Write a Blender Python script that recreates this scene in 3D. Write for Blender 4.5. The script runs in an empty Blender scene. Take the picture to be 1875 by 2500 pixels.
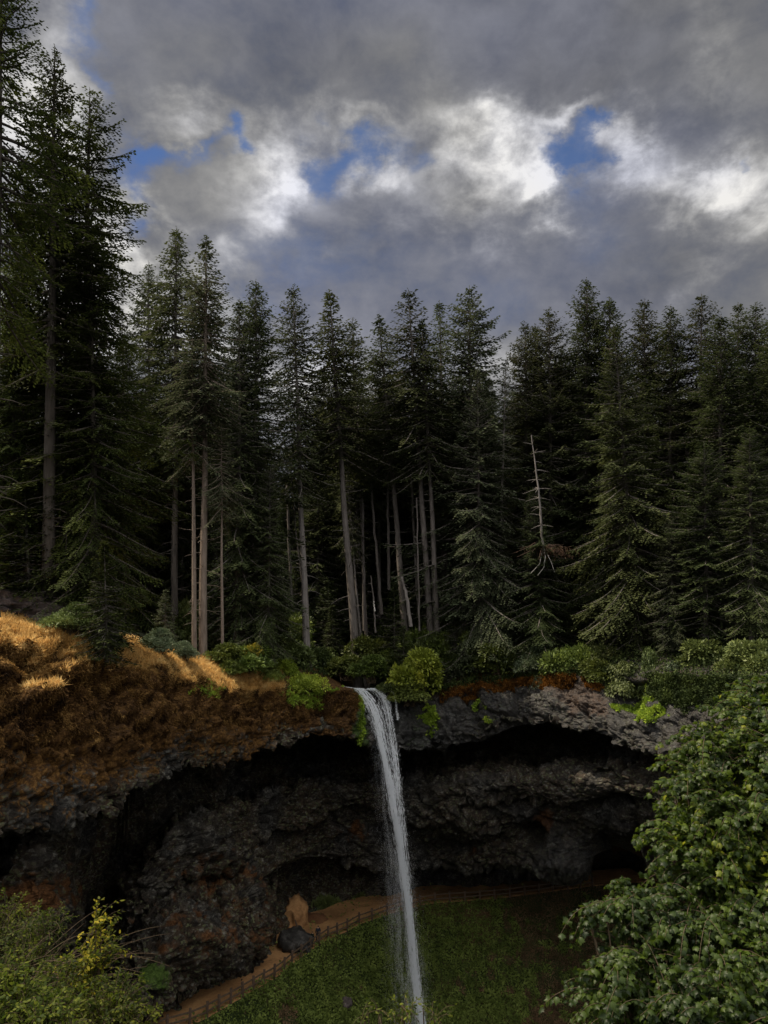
import bpy, math, random
import numpy as np
from mathutils import Vector, Matrix, Quaternion

# ------------------------------------------------------------------ camera, sky, sun
SC = bpy.context.scene
COL = SC.collection
PITCH = math.radians(11.0)
FPX = 2500 * 26.0 / 36.0
cam_d = bpy.data.cameras.new('camera'); cam = bpy.data.objects.new('camera', cam_d); COL.objects.link(cam)
cam_d.sensor_fit = 'VERTICAL'; cam_d.sensor_height = 36; cam_d.lens = 26
cam_d.clip_start = 0.1; cam_d.clip_end = 3000
cam.location = (0, 0, 0); cam.rotation_euler = (math.radians(90) + PITCH, 0, 0)
SC.camera = cam
SC.view_settings.view_transform = 'Standard'; SC.view_settings.look = 'None'
SC.view_settings.exposure = 0.0; SC.view_settings.gamma = 1.0
SC.cycles.max_bounces = 6; SC.cycles.diffuse_bounces = 3; SC.cycles.glossy_bounces = 2
SC.cycles.transparent_max_bounces = 8; SC.cycles.transmission_bounces = 3
SC.cycles.use_denoising = True
SC.cycles.sample_clamp_indirect = 4.0

SUN_AZ, SUN_EL = math.radians(-84), math.radians(58)
sun_dir = Vector((math.sin(SUN_AZ) * math.cos(SUN_EL), math.cos(SUN_AZ) * math.cos(SUN_EL), math.sin(SUN_EL)))
sd = bpy.data.lights.new('sun', 'SUN'); sd.energy = 5.0; sd.angle = math.radians(0.6); sd.color = (1.0, 0.86, 0.66)
so = bpy.data.objects.new('sun', sd); COL.objects.link(so)
so.rotation_euler = sun_dir.to_track_quat('Z', 'Y').to_euler()

def ray(px, py):
    dx = (px - 937.5) / FPX; dz = (1250.0 - py) / FPX
    return dx, math.cos(PITCH) - dz * math.sin(PITCH), math.sin(PITCH) + dz * math.cos(PITCH)
def P(px, py, D):
    x, y, z = ray(px, py)
    return Vector((x * D / y, D, z * D / y))
def Pn(px, py, D):
    dx = (px - 937.5) / FPX; dz = (1250.0 - py) / FPX
    y = math.cos(PITCH) - dz * math.sin(PITCH); z = math.sin(PITCH) + dz * math.cos(PITCH)
    return np.stack([dx * D / y, D + 0 * dx, z * D / y], -1)
def depth_at(py, z):          # depth where the line of sight at that height meets level z
    x, y, zz = ray(937, py)
    return z * y / zz

class NT:
    def __init__(s, tree): s.t = tree; s.n = tree.nodes; s.l = tree.links
    def new(s, typ, **kw):
        n = s.n.new(typ)
        for k, v in kw.items(): setattr(n, k, v)
        return n
    def put(s, sock, v):
        if v is None: return
        if hasattr(v, 'is_output') or isinstance(v, bpy.types.NodeSocket): s.l.new(v, sock)
        else: sock.default_value = v
    def math(s, op, a, b=None, c=None, clamp=False):
        n = s.new('ShaderNodeMath', operation=op); n.use_clamp = clamp
        s.put(n.inputs[0], a); s.put(n.inputs[1], b)
        if c is not None: s.put(n.inputs[2], c)
        return n.outputs[0]
    def vmath(s, op, a, b=None, scale=None):
        n = s.new('ShaderNodeVectorMath', operation=op)
        s.put(n.inputs[0], a); s.put(n.inputs[1], b)
        if scale is not None: s.put(n.inputs['Scale'], scale)
        return n.outputs['Value'] if op in ('LENGTH', 'DOT_PRODUCT', 'DISTANCE') else n.outputs[0]
    def noise(s, vec, scale, detail=4, rough=0.5, dist=0.0, col=False):
        n = s.new('ShaderNodeTexNoise'); s.put(n.inputs['Vector'], vec)
        n.inputs['Scale'].default_value = scale; n.inputs['Detail'].default_value = detail
        n.inputs['Roughness'].default_value = rough; n.inputs['Distortion'].default_value = dist
        return n.outputs['Color'] if col else n.outputs[0]
    def ramp(s, fac, stops, interp='LINEAR'):
        n = s.new('ShaderNodeValToRGB'); n.color_ramp.interpolation = interp
        e = n.color_ramp.elements
        while len(e) > 1: e.remove(e[0])
        e[0].position = stops[0][0]; e[0].color = tuple(stops[0][1]) + (1,)
        for p, c in stops[1:]:
            q = e.new(p); q.color = tuple(c) + (1,)
        s.put(n.inputs[0], fac); return n.outputs[0]
    def mix(s, fac, a, b, mode='MIX'):
        n = s.new('ShaderNodeMix', data_type='RGBA', blend_type=mode)
        s.put(n.inputs['Factor'], fac)
        s.put(n.inputs['A'] if False else n.inputs[6], a if not isinstance(a, tuple) else tuple(a) + (1,))
        s.put(n.inputs[7], b if not isinstance(b, tuple) else tuple(b) + (1,))
        return n.outputs[2]
    def remap(s, v, a, b, c=0.0, d=1.0, smooth=True):
        n = s.new('ShaderNodeMapRange'); n.interpolation_type = 'SMOOTHSTEP' if smooth else 'LINEAR'
        s.put(n.inputs[0], v); n.inputs[1].default_value = a; n.inputs[2].default_value = b
        n.inputs[3].default_value = c; n.inputs[4].default_value = d
        return n.outputs[0]

# ---- world: Nishita blue behind procedural broken cloud, all laid out by compass direction and elevation
world = bpy.data.worlds.new('World'); SC.world = world; world.use_nodes = True
w = NT(world.node_tree); w.n.clear()
SKYGAIN = 0.1
BACKSKY_FILL = 1.35
def build_world():
    tc = w.new('ShaderNodeTexCoord').outputs['Generated']
    sep = w.new('ShaderNodeSeparateXYZ'); w.l.new(tc, sep.inputs[0])
    az = w.math('ARCTAN2', sep.outputs[0], sep.outputs[1])
    el = w.math('ARCSINE', sep.outputs[2])
    comb = w.new('ShaderNodeCombineXYZ'); w.l.new(az, comb.inputs[0]); w.l.new(el, comb.inputs[1])
    base = comb.outputs[0]
    # stretch noise sideways
    nv = w.vmath('MULTIPLY', tc, (1.0, 1.0, 1.45))
    wr1 = w.noise(nv, 3.6, 5, 0.55, 0.0, True)
    wr2 = w.noise(nv, 11.0, 6, 0.6, 0.0, True)
    off1 = w.vmath('SCALE', w.vmath('SUBTRACT', wr1, (0.5, 0.5, 0.5)), None, 0.22)
    off2 = w.vmath('SCALE', w.vmath('SUBTRACT', wr2, (0.5, 0.5, 0.5)), None, 0.17)
    p = w.vmath('ADD', w.vmath('ADD', base, off1), off2)
    def azel(x, y):
        X, Y, Z = ray(x * 1.13, y * 1.13)
        r = math.sqrt(X * X + Y * Y + Z * Z)
        return math.atan2(X, Y), math.asin(Z / r)
    def blobs(lst, gs=1.0):
        tot = None
        for (x, y, rx, ry, a) in lst:
            c = azel(x, y); k = 1.13 / FPX * 0.92
            d = w.vmath('MULTIPLY', w.vmath('SUBTRACT', p, (c[0], c[1], 0)), (1 / (rx * k * gs), 1 / (ry * k * gs), 0))
            g = w.math('EXPONENT', w.math('MULTIPLY', w.vmath('DOT_PRODUCT', d, d), -1.0))
            tot = w.math('MULTIPLY', g, a) if tot is None else w.math('MULTIPLY_ADD', g, a, tot)
        return tot
    bright = blobs([(60, 110, 70, 90, .35), (470, 270, 150, 38, .30), (330, 270, 60, 40, .12), (640, 420, 55, 85, .62), (560, 400, 60, 60, .2),
                    (770, 290, 80, 45, .32), (1060, 390, 110, 70, .72), (1010, 300, 120, 45, .42), (1225, 290, 80, 24, .38),
                    (1160, 440, 40, 36, .6), (830, 400, 48, 36, .42), (1390, 380, 90, 40, .52), (1530, 420, 110, 30, .5),
                    (1640, 445, 60, 34, .42), (1590, 520, 70, 50, .38), (1600, 240, 60, 90, .12), (600, 480, 140, 60, .16),
                    (300, 560, 70, 55, .75), (60, 320, 70, 70, .7), (110, 520, 80, 60, .5), (690, 830, 120, 70, .55),
                    (200, 720, 90, 120, .5), (500, 610, 60, 50, .28), (1080, 780, 60, 40, .2), (950, 500, 120, 60, .14),
                    (1480, 960, 200, 60, .45), (450, 720, 110, 60, .45), (900, 240, 60, 60, .10), (40, 880, 120, 120, .3)], 1.15)
    dark = blobs([(1300, 160, 330, 160, .05), (620, 110, 160, 90, .035), (800, 580, 150, 70, .03), (1400, 600, 130, 60, .03)])
    blue = blobs([(150, 20, 50, 30, .7), (172, 130, 20, 36, .6), (285, 350, 75, 34, 1.1), (275, 440, 40, 60, .9), (765, 372, 80, 44, 1.0),
                  (715, 430, 55, 36, .8), (540, 335, 50, 30, .6), (1240, 378, 95, 38, 1.15), (1312, 322, 30, 18, .9), (640, 560, 140, 60, .25),
                  (1640, 400, 30, 14, .8), (1240, 470, 90, 60, .25), (700, 620, 240, 50, .3), (1050, 680, 90, 60, .25), (110, 760, 60, 60, .5), (420, 350, 60, 22, .7), (540, 335, 50, 22, .6), (880, 350, 40, 30, .6), (1180, 400, 50, 30, .7), (1330, 350, 40, 16, .6)], 1.12)
    n1 = w.noise(nv, 4.6, 9, 0.62, 0.35)
    n2 = w.noise(nv, 16.0, 6, 0.6, 0.2)
    nf = w.math('ADD', w.math('MULTIPLY', w.math('SUBTRACT', n1, 0.5), 1.0), w.math('MULTIPLY', w.math('SUBTRACT', n2, 0.5), 0.8))
    # grey body of the cloud
    body = w.math('ADD', 0.20, w.math('MULTIPLY', nf, 0.21))
    # unseen cloud overhead and behind the viewer is brightened as added fill light
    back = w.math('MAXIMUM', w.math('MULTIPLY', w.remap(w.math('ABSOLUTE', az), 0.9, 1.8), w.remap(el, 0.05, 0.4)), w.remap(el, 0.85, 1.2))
    body = w.math('MULTIPLY_ADD', back, w.math('MULTIPLY_ADD', nf, 0.5, BACKSKY_FILL), body)
    body = w.math('SUBTRACT', body, dark)
    lift = w.math('MULTIPLY', bright, w.remap(nf, -0.25, 0.22, 0.2, 1.4))
    lum = w.math('MAXIMUM', w.math('ADD', body, lift), 0.07)
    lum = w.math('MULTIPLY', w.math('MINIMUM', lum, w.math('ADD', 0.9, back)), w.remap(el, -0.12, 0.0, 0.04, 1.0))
    tint = w.ramp(lum, [(0.0, (0.96, 0.98, 1.08)), (0.12, (0.97, 0.98, 1.05)), (0.3, (1.0, 0.99, 0.98)), (0.8, (1.0, 0.975, 0.92)), (1.0, (1.0, 0.97, 0.9))])
    n3 = w.noise(nv, 2.6, 3, .5)
    tint = w.mix(w.remap(n3, .42, .66, 0, .8), tint, w.vmath('MULTIPLY', tint, (.90, .95, 1.17)))
    cloud = w.vmath('SCALE', tint, None, lum)
    sky = w.new('ShaderNodeTexSky', sky_type='NISHITA'); sky.sun_disc = False
    sky.sun_elevation = SUN_EL; sky.sun_rotation = SUN_AZ; sky.air_density = 1.0; sky.dust_density = 0.2; sky.ozone_density = 3.0
    skyc = w.vmath('MULTIPLY', w.vmath('SCALE', sky.outputs[0], None, SKYGAIN), (0.62, 0.78, 1.0))
    skyc = w.vmath('MINIMUM', skyc, (0.075, 0.165, 0.42))
    m = w.remap(w.math('SUBTRACT', w.math('SUBTRACT', blue, w.math('MULTIPLY', nf, 0.9)), w.math('MULTIPLY', bright, 0.8)), -0.1, 1.35, 0.0, 0.85)
    out = w.mix(m, cloud, skyc)
    out = w.vmath('SCALE', out, None, 1.0 / SKYGAIN)
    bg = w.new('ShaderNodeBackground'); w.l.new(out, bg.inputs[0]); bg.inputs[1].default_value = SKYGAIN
    o = w.new('ShaderNodeOutputWorld'); w.l.new(bg.outputs[0], o.inputs[0])
build_world()
world.cycles.sampling_method = 'MANUAL'; world.cycles.sample_map_resolution = 512

# ------------------------------------------------------------------ numpy noise
_rng = np.random.RandomState(7)
_perm = np.concatenate([_rng.permutation(256)] * 3)
_grad = _rng.normal(size=(256, 3)); _grad /= np.linalg.norm(_grad, axis=1)[:, None]
def perlin(p):
    pi = np.floor(p).astype(np.int64); pf = p - pi
    u = pf * pf * pf * (pf * (pf * 6 - 15) + 10)
    r = 0
    for dx in (0, 1):
        for dy in (0, 1):
            for dz in (0, 1):
                h = _perm[(_perm[(_perm[(pi[:, 0] + dx) & 255] + pi[:, 1] + dy) & 255] + pi[:, 2] + dz) & 255]
                g = _grad[h]
                d = (g * (pf - np.array([dx, dy, dz]))).sum(1)
                wx = u[:, 0] if dx else 1 - u[:, 0]; wy = u[:, 1] if dy else 1 - u[:, 1]; wz = u[:, 2] if dz else 1 - u[:, 2]
                r = r + d * wx * wy * wz
    return r
def fbm(p, oct=4, rough=0.5):
    a = 1.0; s = 0; f = 1.0
    for i in range(oct):
        s = s + a * perlin(p * f + i * 17.3); a *= rough; f *= 2.03
    return s
_cell = _rng.rand(4096, 7)
def facets(p):
    """blocky rock: every Voronoi cell is its own tilted plane; returns height, distance to the crack"""
    pi = np.floor(p).astype(np.int64)
    b1 = np.full(len(p), 9.0); b2 = np.full(len(p), 9.0); hid = np.zeros(len(p), np.int64); rel = np.zeros_like(p)
    for dx in (-1, 0, 1):
        for dy in (-1, 0, 1):
            for dz in (-1, 0, 1):
                c = pi + np.array([dx, dy, dz])
                h = (c[:, 0] * 73856093 ^ c[:, 1] * 19349663 ^ c[:, 2] * 83492791) & 4095
                q = c + _cell[h, :3]
                v = p - q; d = np.sqrt((v * v).sum(1))
                near = d < b1
                b2 = np.where(near, b1, np.minimum(b2, d))
                hid = np.where(near, h, hid); rel = np.where(near[:, None], v, rel); b1 = np.where(near, d, b1)
    r = _cell[hid]
    return (r[:, 3] - 0.5) + ((r[:, 4:7] - 0.5) * rel).sum(1) * 1.15, b2 - b1

# ------------------------------------------------------------------ object helpers
def tag(o, label=None, cat=None, group=None, kind=None):
    if label: o['label'] = label
    if cat: o['category'] = cat
    if group: o['group'] = group
    if kind: o['kind'] = kind
    return o
def mesh_np(name, V, F, smooth=False):
    V = np.asarray(V, np.float32); F = np.asarray(F, np.int32)
    me = bpy.data.meshes.new(name); k = F.shape[1]
    me.vertices.add(len(V)); me.vertices.foreach_set('co', V.ravel())
    me.loops.add(F.size); me.loops.foreach_set('vertex_index', F.ravel())
    me.polygons.add(len(F)); me.polygons.foreach_set('loop_start', np.arange(0, F.size, k, dtype=np.int32))
    me.polygons.foreach_set('loop_total', np.full(len(F), k, np.int32))
    if smooth: me.polygons.foreach_set('use_smooth', np.ones(len(F), bool))
    me.update(calc_edges=True); return me
def obj(name, me, m=None, parent=None):
    o = bpy.data.objects.new(name, me); COL.objects.link(o)
    if m is not None and me is not None and not me.materials: me.materials.append(m)
    if parent is not None: o.parent = parent
    return o
def empty(name, loc=(0, 0, 0)):
    o = bpy.data.objects.new(name, None); COL.objects.link(o); o.location = loc; o.empty_display_size = 0.3; return o
def fattr(me, name, arr):
    a = me.attributes.new(name, 'FLOAT', 'POINT'); a.data.foreach_set('value', np.asarray(arr, np.float32))
def tubes(paths, sides=6):
    """paths: list of (points Nx3, radii N) -> one mesh of tapered tubes"""
    VV, FF = [], []; n0 = 0
    for pts, rad in paths:
        pts = np.asarray(pts, float); rad = np.asarray(rad, float); n = len(pts)
        t = np.gradient(pts, axis=0); t /= np.linalg.norm(t, axis=1)[:, None] + 1e-9
        a = np.array([0.0, 0, 1.0]) if abs(t[0, 2]) < 0.8 else np.array([1.0, 0, 0])
        u = np.cross(t, a); u /= np.linalg.norm(u, axis=1)[:, None] + 1e-9
        v = np.cross(t, u)
        ang = np.arange(sides) * 2 * np.pi / sides
        ring = pts[:, None] + rad[:, None, None] * (np.cos(ang)[None, :, None] * u[:, None] + np.sin(ang)[None, :, None] * v[:, None])
        VV.append(ring.reshape(-1, 3))
        i = np.arange(n - 1)[:, None] * sides; j = np.arange(sides)[None]; k = (j + 1) % sides
        FF.append(np.stack([i + j, i + k, i + sides + k, i + sides + j], -1).reshape(-1, 4) + n0)
        n0 += n * sides
    return np.concatenate(VV), np.concatenate(FF)
def cards(c, d, n, L, Wd, tip=0.25):
    """small tapered quads: centre-base c, long direction d, face normal n"""
    d = d / (np.linalg.norm(d, axis=1)[:, None] + 1e-9)
    s = np.cross(d, n); s /= np.linalg.norm(s, axis=1)[:, None] + 1e-9
    L = L[:, None]; Wd = Wd[:, None]
    V = np.stack([c - s * Wd * .3, c + d * L * .45 - s * Wd * .5, c + d * L, c + d * L * .45 + s * Wd * .5], 1)
    return V.reshape(-1, 3), np.arange(len(c) * 4).reshape(-1, 4)

# ------------------------------------------------------------------ materials
def mat(name):
    m = bpy.data.materials.new(name); m.use_nodes = True
    t = NT(m.node_tree); t.n.clear()
    out = t.new('ShaderNodeOutputMaterial'); return m, t, out
def principled(t, out, col, rough=0.8, spec=0.3, bump=None, bstr=0.3, bdist=0.1, transl=None, tfac=0.3):
    b = t.new('ShaderNodeBsdfPrincipled'); t.put(b.inputs['Base Color'], col if not isinstance(col, tuple) else tuple(col) + (1,))
    t.put(b.inputs['Roughness'], rough); t.put(b.inputs['Specular IOR Level'], spec)
    if bump is not None:
        bn = t.new('ShaderNodeBump'); t.put(bn.inputs['Height'], bump); bn.inputs['Strength'].default_value = bstr
        bn.inputs['Distance'].default_value = bdist; t.l.new(bn.outputs[0], b.inputs['Normal'])
    if transl is not None:
        tr = t.new('ShaderNodeBsdfTranslucent'); t.put(tr.inputs[0], transl if not isinstance(transl, tuple) else tuple(transl) + (1,))
        mx = t.new('ShaderNodeMixShader'); mx.inputs[0].default_value = tfac
        t.l.new(b.outputs[0], mx.inputs[1]); t.l.new(tr.outputs[0], mx.inputs[2]); t.l.new(mx.outputs[0], out.inputs[0])
    else: t.l.new(b.outputs[0], out.inputs[0])
    return b
def foliage(name, c1, c2, c3=None, scale=0.35, fine=2.5, rough=0.55, spec=0.35, tf=0.25, objrand=0.35):
    m, t, out = mat(name)
    tc = t.new('ShaderNodeTexCoord').outputs['Object']
    n = t.math('ADD', t.math('MULTIPLY', t.noise(tc, scale, 3, .6), .6), t.math('MULTIPLY', t.noise(tc, fine, 3, .7), .4))
    col = t.ramp(n, [(0.36, c1), (0.52, c2), (0.68, c3 or c2)])
    oi = t.new('ShaderNodeObjectInfo')
    g = t.remap(oi.outputs['Random'], 0, 1, 1 - objrand, 1 + objrand, False)
    hs = t.new('ShaderNodeHueSaturation'); t.put(hs.inputs['Color'], col); t.put(hs.inputs['Value'], g)
    h = t.math('ADD', 0.5, t.math('MULTIPLY', t.math('SUBTRACT', t.math('FRACT', t.math('MULTIPLY', oi.outputs['Random'], 7.31)), .5), 0.03))
    t.put(hs.inputs['Hue'], h)
    principled(t, out, hs.outputs[0], rough, spec, transl=hs.outputs[0], tfac=tf)
    return m
M = {}
M['needle'] = foliage('fir_needles', (.034, .044, .018), (.072, .086, .034), (.125, .14, .058), rough=.75, spec=.1, objrand=.22)
M['needle_grey'] = foliage('grey_fir_needles', (.040, .050, .026), (.085, .098, .052), (.14, .155, .085), rough=.75, spec=.1, objrand=.2)
M['needle_right'] = foliage('green_fir_needles', (.030, .041, .015), (.064, .080, .030), (.115, .135, .050), rough=.75, spec=.1, objrand=.2)
M['needle_near'] = foliage('near_fir_needles', (.028, .038, .011), (.058, .075, .018), (.13, .15, .028), scale=.16, rough=.75, spec=.1)
M['needle_young'] = foliage('young_fir_needles', (.026, .036, .012), (.052, .070, .022), (.09, .11, .034), rough=.6, spec=.25)
M['dead'] = foliage('dead_needles', (.06, .035, .02), (.12, .075, .045), (.20, .15, .10), rough=.9, spec=.1)
M['leaf_green'] = foliage('shrub_leaves', (.06, .085, .018), (.13, .17, .032), (.22, .26, .05), scale=.8, fine=6)
M['leaf_yellow'] = foliage('yellow_green_leaves', (.11, .16, .02), (.28, .36, .04), (.48, .50, .06), scale=.5, fine=5)
M['leaf_gold'] = foliage('autumn_leaves', (.13, .14, .015), (.32, .28, .03), (.6, .42, .05), scale=.9, fine=9)
M['leaf_grey'] = foliage('grey_green_leaves', (.07, .095, .05), (.12, .15, .08), (.18, .21, .12), scale=.8, fine=6)
M['leaf_dark'] = foliage('dark_shrub_leaves', (.05, .07, .02), (.11, .14, .04), (.18, .21, .06), scale=.8, fine=6)
def bark(name, a, b, sc=1.0):
    m, t, out = mat(name)
    tc = t.new('ShaderNodeTexCoord').outputs['Object']
    v = t.vmath('MULTIPLY', tc, (sc * 3, sc * 3, sc * .35))
    n = t.noise(v, 2.2, 5, .65); n2 = t.noise(tc, .25, 3, .6)
    c = t.ramp(t.math('ADD', t.math('MULTIPLY', n, .75), t.math('MULTIPLY', n2, .3)), [(.3, a), (.6, b), (.8, tuple(x * 1.6 for x in b))])
    principled(t, out, c, .9, .15, bump=n, bstr=.6, bdist=.08); return m
M['bark'] = bark('fir_bark', (.06, .05, .043), (.17, .15, .135))
M['bark_dark'] = bark('dark_fir_bark', (.03, .025, .02), (.08, .068, .056))  # darker bark for the near left firs
M['bark_pale'] = bark('pale_bark', (.09, .078, .07), (.24, .215, .195))
M['bark_brown'] = bark('brown_bark', (.075, .06, .048), (.22, .175, .14))
M['bark_red'] = bark('red_dead_wood', (.06, .036, .026), (.15, .10, .075))
M['twig'] = bark('twig_bark', (.04, .03, .02), (.13, .095, .06), 6)
M['white_wood'] = bark('bleached_wood', (.35, .32, .28), (.65, .62, .56))
M['timber'] = bark('weathered_timber', (.03, .02, .013), (.10, .066, .045), 2)
M['rail'] = bark('rail_timber', (.035, .024, .016), (.10, .07, .045), 2)

def rock_material():
    m, t, out = mat('basalt_cliff')
    tc = t.new('ShaderNodeTexCoord').outputs['Object']
    def at(n):
        a = t.new('ShaderNodeAttribute'); a.attribute_name = n; return a.outputs['Fac']
    moss, dry, green, wet_dark, red = at('moss'), at('dry'), at('green'), at('wet_dark'), at('red')
    n0 = t.noise(tc, .12, 4, .6); n1 = t.noise(tc, .9, 5, .65, .4); n2 = t.noise(tc, 5.0, 4, .7)
    base = t.ramp(t.math('ADD', t.math('MULTIPLY', n1, .6), t.math('MULTIPLY', n2, .4)),
                  [(.33, (.008, .0075, .007)), (.46, (.025, .0235, .021)), (.57, (.072, .069, .060)), (.69, (.22, .21, .19))])
    warm = t.mix(t.remap(n0, .36, .58, 0, .85), base, t.ramp(n1, [(.35, (.014, .009, .005)), (.6, (.068, .045, .025)), (.8, (.17, .13, .08))]))
    def patch(a, n, lo=.35, hi=.6):
        return t.remap(t.math('ADD', a, t.math('MULTIPLY', t.math('SUBTRACT', n, .5), 1.5)), lo, hi)
    nm = t.noise(tc, 1.6, 5, .7, .6)
    vo = t.new('ShaderNodeTexVoronoi'); vo.feature = 'F1'; t.put(vo.inputs['Vector'], t.vmath('ADD', t.vmath('MULTIPLY', tc, (1, 1, 1.6)), t.vmath('SCALE', t.noise(tc, 2.0, 3, .6, 0, True), None, .5))); vo.inputs['Scale'].default_value = 1.7
    vo2 = t.new('ShaderNodeTexVoronoi'); vo2.feature = 'F1'; t.put(vo2.inputs['Vector'], t.vmath('MULTIPLY', tc, (1, 1, 1.4))); vo2.inputs['Scale'].default_value = 4.5
    sp_ = t.new('ShaderNodeSeparateColor'); t.l.new(vo2.outputs['Color'], sp_.inputs[0]); sp1 = t.new('ShaderNodeSeparateColor'); t.l.new(vo.outputs['Color'], sp1.inputs[0])
    # single pale or lichen-covered stones among the dark ones
    warm = t.mix(t.math('MULTIPLY', t.remap(sp_.outputs[0], .72, .95), t.remap(n1, .38, .6)), warm, (.16, .156, .132))
    warm = t.mix(t.math('MULTIPLY', t.remap(sp_.outputs[1], .8, .95), t.remap(n0, .4, .55)), warm, (.11, .12, .06))
    warm = t.mix(t.remap(sp1.outputs[1], .55, .9, 0, .65), warm, (.014, .012, .011))
    redc = t.ramp(n2, [(.3, (.035, .016, .007)), (.7, (.15, .065, .022))])
    c = t.mix(patch(red, t.noise(tc, .55, 4, .6)), warm, redc)
    mossc = t.ramp(t.math('ADD', t.math('MULTIPLY', nm, .5), t.math('MULTIPLY', n2, .5)), [(.33, (.015, .007, .003)), (.5, (.075, .036, .010)), (.66, (.22, .115, .03))])
    c = t.mix(patch(moss, nm), c, mossc)
    c = t.mix(patch(dry, nm), c, t.ramp(n2, [(.3, (.24, .13, .035)), (.7, (.62, .40, .15))]))
    c = t.mix(patch(green, nm), c, t.ramp(n2, [(.3, (.02, .04, .008)), (.7, (.10, .16, .03))]))
    c = t.mix(t.math('MULTIPLY', wet_dark, t.remap(n0, .3, .6, .6, 1.0)), c, t.vmath('MULTIPLY', c, (.34, .35, .36)))
    r = t.math('SUBTRACT', t.remap(n2, .35, .7, .95, .55), t.math('MULTIPLY', wet_dark, .25), clamp=True)
    sp = t.math('ADD', .15, t.math('MULTIPLY', wet_dark, .5))
    bh = t.math('ADD', t.math('ADD', t.math('MULTIPLY', n2, .6), t.math('MULTIPLY', t.noise(tc, 14, 3, .7), .3)), t.math('MULTIPLY', sp_.outputs[2], .5))
    principled(t, out, c, r, sp, bump=bh, bstr=1.0, bdist=.22)
    return m
M['rock'] = rock_material()
def simple(name, stops, scale=1.0, rough=.9, spec=.2, fine=6.0, bstr=.5, bdist=.1):
    m, t, out = mat(name); tc = t.new('ShaderNodeTexCoord').outputs['Object']
    n = t.math('ADD', t.math('MULTIPLY', t.noise(tc, scale, 5, .6, .4), .6), t.math('MULTIPLY', t.noise(tc, fine, 4, .7), .4))
    principled(t, out, t.ramp(n, stops), rough, spec, bump=n, bstr=bstr, bdist=bdist); return m
M['soil'] = simple('forest_floor', [(.3, (.012, .012, .006)), (.55, (.03, .034, .014)), (.75, (.06, .045, .02))], .3)
M['sand'] = simple('packed_sand_path', [(.3, (.13, .065, .028)), (.5, (.31, .165, .068)), (.7, (.48, .28, .12))], .25, fine=3)
M['red_earth'] = simple('red_earth', [(.3, (.05, .024, .012)), (.5, (.12, .055, .025)), (.7, (.20, .11, .055))], .5)
M['boulder'] = simple('outcrop_stone', [(.3, (.02, .016, .014)), (.5, (.075, .06, .055)), (.7, (.22, .18, .17))], 1.2, fine=7)
M['dark_boulder'] = simple('dark_boulder', [(.3, (.010, .009, .008)), (.5, (.03, .028, .025)), (.72, (.12, .11, .10))], 1.0, fine=5, rough=.7)

# ------------------------------------------------------------------ the amphitheatre: one cliff, cut from measured profiles
ZT = -32.0                                       # level of the trail behind the fall
SX  = [-350,   0,  130,  190,  250,  320,  400,  500,  600,  690,  750,  870,  940, 1050, 1150, 1250, 1400, 1540, 1700, 1900, 2350]
FD  = [  36,  44,   48,   50,   53,   57,   63,   71,   78,   83,   87,   92,   94,   94,   93,   90,   84,   78,   70,   62,   50]
CR  = [1500,1525, 1545, 1560, 1578, 1582, 1604, 1628, 1652, 1668, 1672, 1682, 1690, 1692, 1672, 1660, 1645, 1655, 1668, 1672, 1672]
LIP = [2090,2057, 2000, 2010, 1975, 1932, 1903, 1876, 1850, 1822, 1803, 1803, 1826, 1834, 1822, 1783, 1778, 1828, 1850, 1860, 1860]
WT  = [2150,2125, 2115, 2420, 2330, 2130, 2035, 1990, 1935, 1905, 1900, 1893, 1890, 1882, 1868, 1850, 1856, 1842, 1872, 1880, 1880]
DW  = [  42,  51,   55,   72,   76,   75,   77,   84,   91,   97,  99,  102,  102,  101,   99,   97,   92,   83,   73,   63,   51]
LED = [2300,2280, 2260, 2480, 2440, 2260, 2180, 2120, 2060, 2030, 2010, 1975, 1990, 2015, 1950, 1950, 1962, 1960, 1990, 2000, 2000]
BOT = [2700,2650, 2600, 2570, 2540, 2500, 2455, 2400, 2340, 2200, 2120, 2122, 2118, 2125, 2135, 2140, 2140, 2120, 2200, 2250, 2300]
DB  = [  47,  56,   60,   68,   70,   70,   73,   78,   84,   95,  101,  104,  104,  104,  102,  100,   96,   91,   82,   74,   60]
TIN = [2900,2760, 2690, 2640, 2600, 2550, 2490, 2436, 2388, 2290, 2222, 2198, 2190, 2172, 2170, 2163, 2150, 2142, 2142, 2142, 2142]
def S(a, x): 
    # smooth interpolation between stations
    x = np.asarray(x, float); sx = np.array(SX, float); a = np.array(a, float)
    i = np.clip(np.searchsorted(sx, x) - 1, 0, len(sx) - 2); t = np.clip((x - sx[i]) / (sx[i + 1] - sx[i]), 0, 1)
    m = np.gradient(a, sx); h = sx[i + 1] - sx[i]
    lim = 1.0
    return (2*t**3-3*t**2+1)*a[i] + (t**3-2*t**2+t)*h*m[i]*lim + (-2*t**3+3*t**2)*a[i+1] + (t**3-t**2)*h*m[i+1]*lim
def crest_z(px): return Pn(px, S(CR, px), S(FD, px))[..., 2]
def ground_z(X, Y):
    X = np.asarray(X, float); Y = np.asarray(Y, float)
    px = np.clip(937.5 + X / np.maximum(Y, 20) * FPX * 0.99, -300, 2300)
    e = np.maximum(Y - S(FD, px), 0); zc = crest_z(px)
    wl = np.clip((px - 500) / 500, 0, 1)
    rise = (3.0 + 8.0 * wl) * (1 - np.exp(-e / 28)) + .015 * e
    chan = np.exp(-((X + 2.0 - (Y - 95) * 0.0) / 7.0) ** 2) * (Y < 135) * np.clip((135 - Y) / 20, 0, 1)
    return zc + rise * (1 - chan) - chan * 1.0

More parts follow.
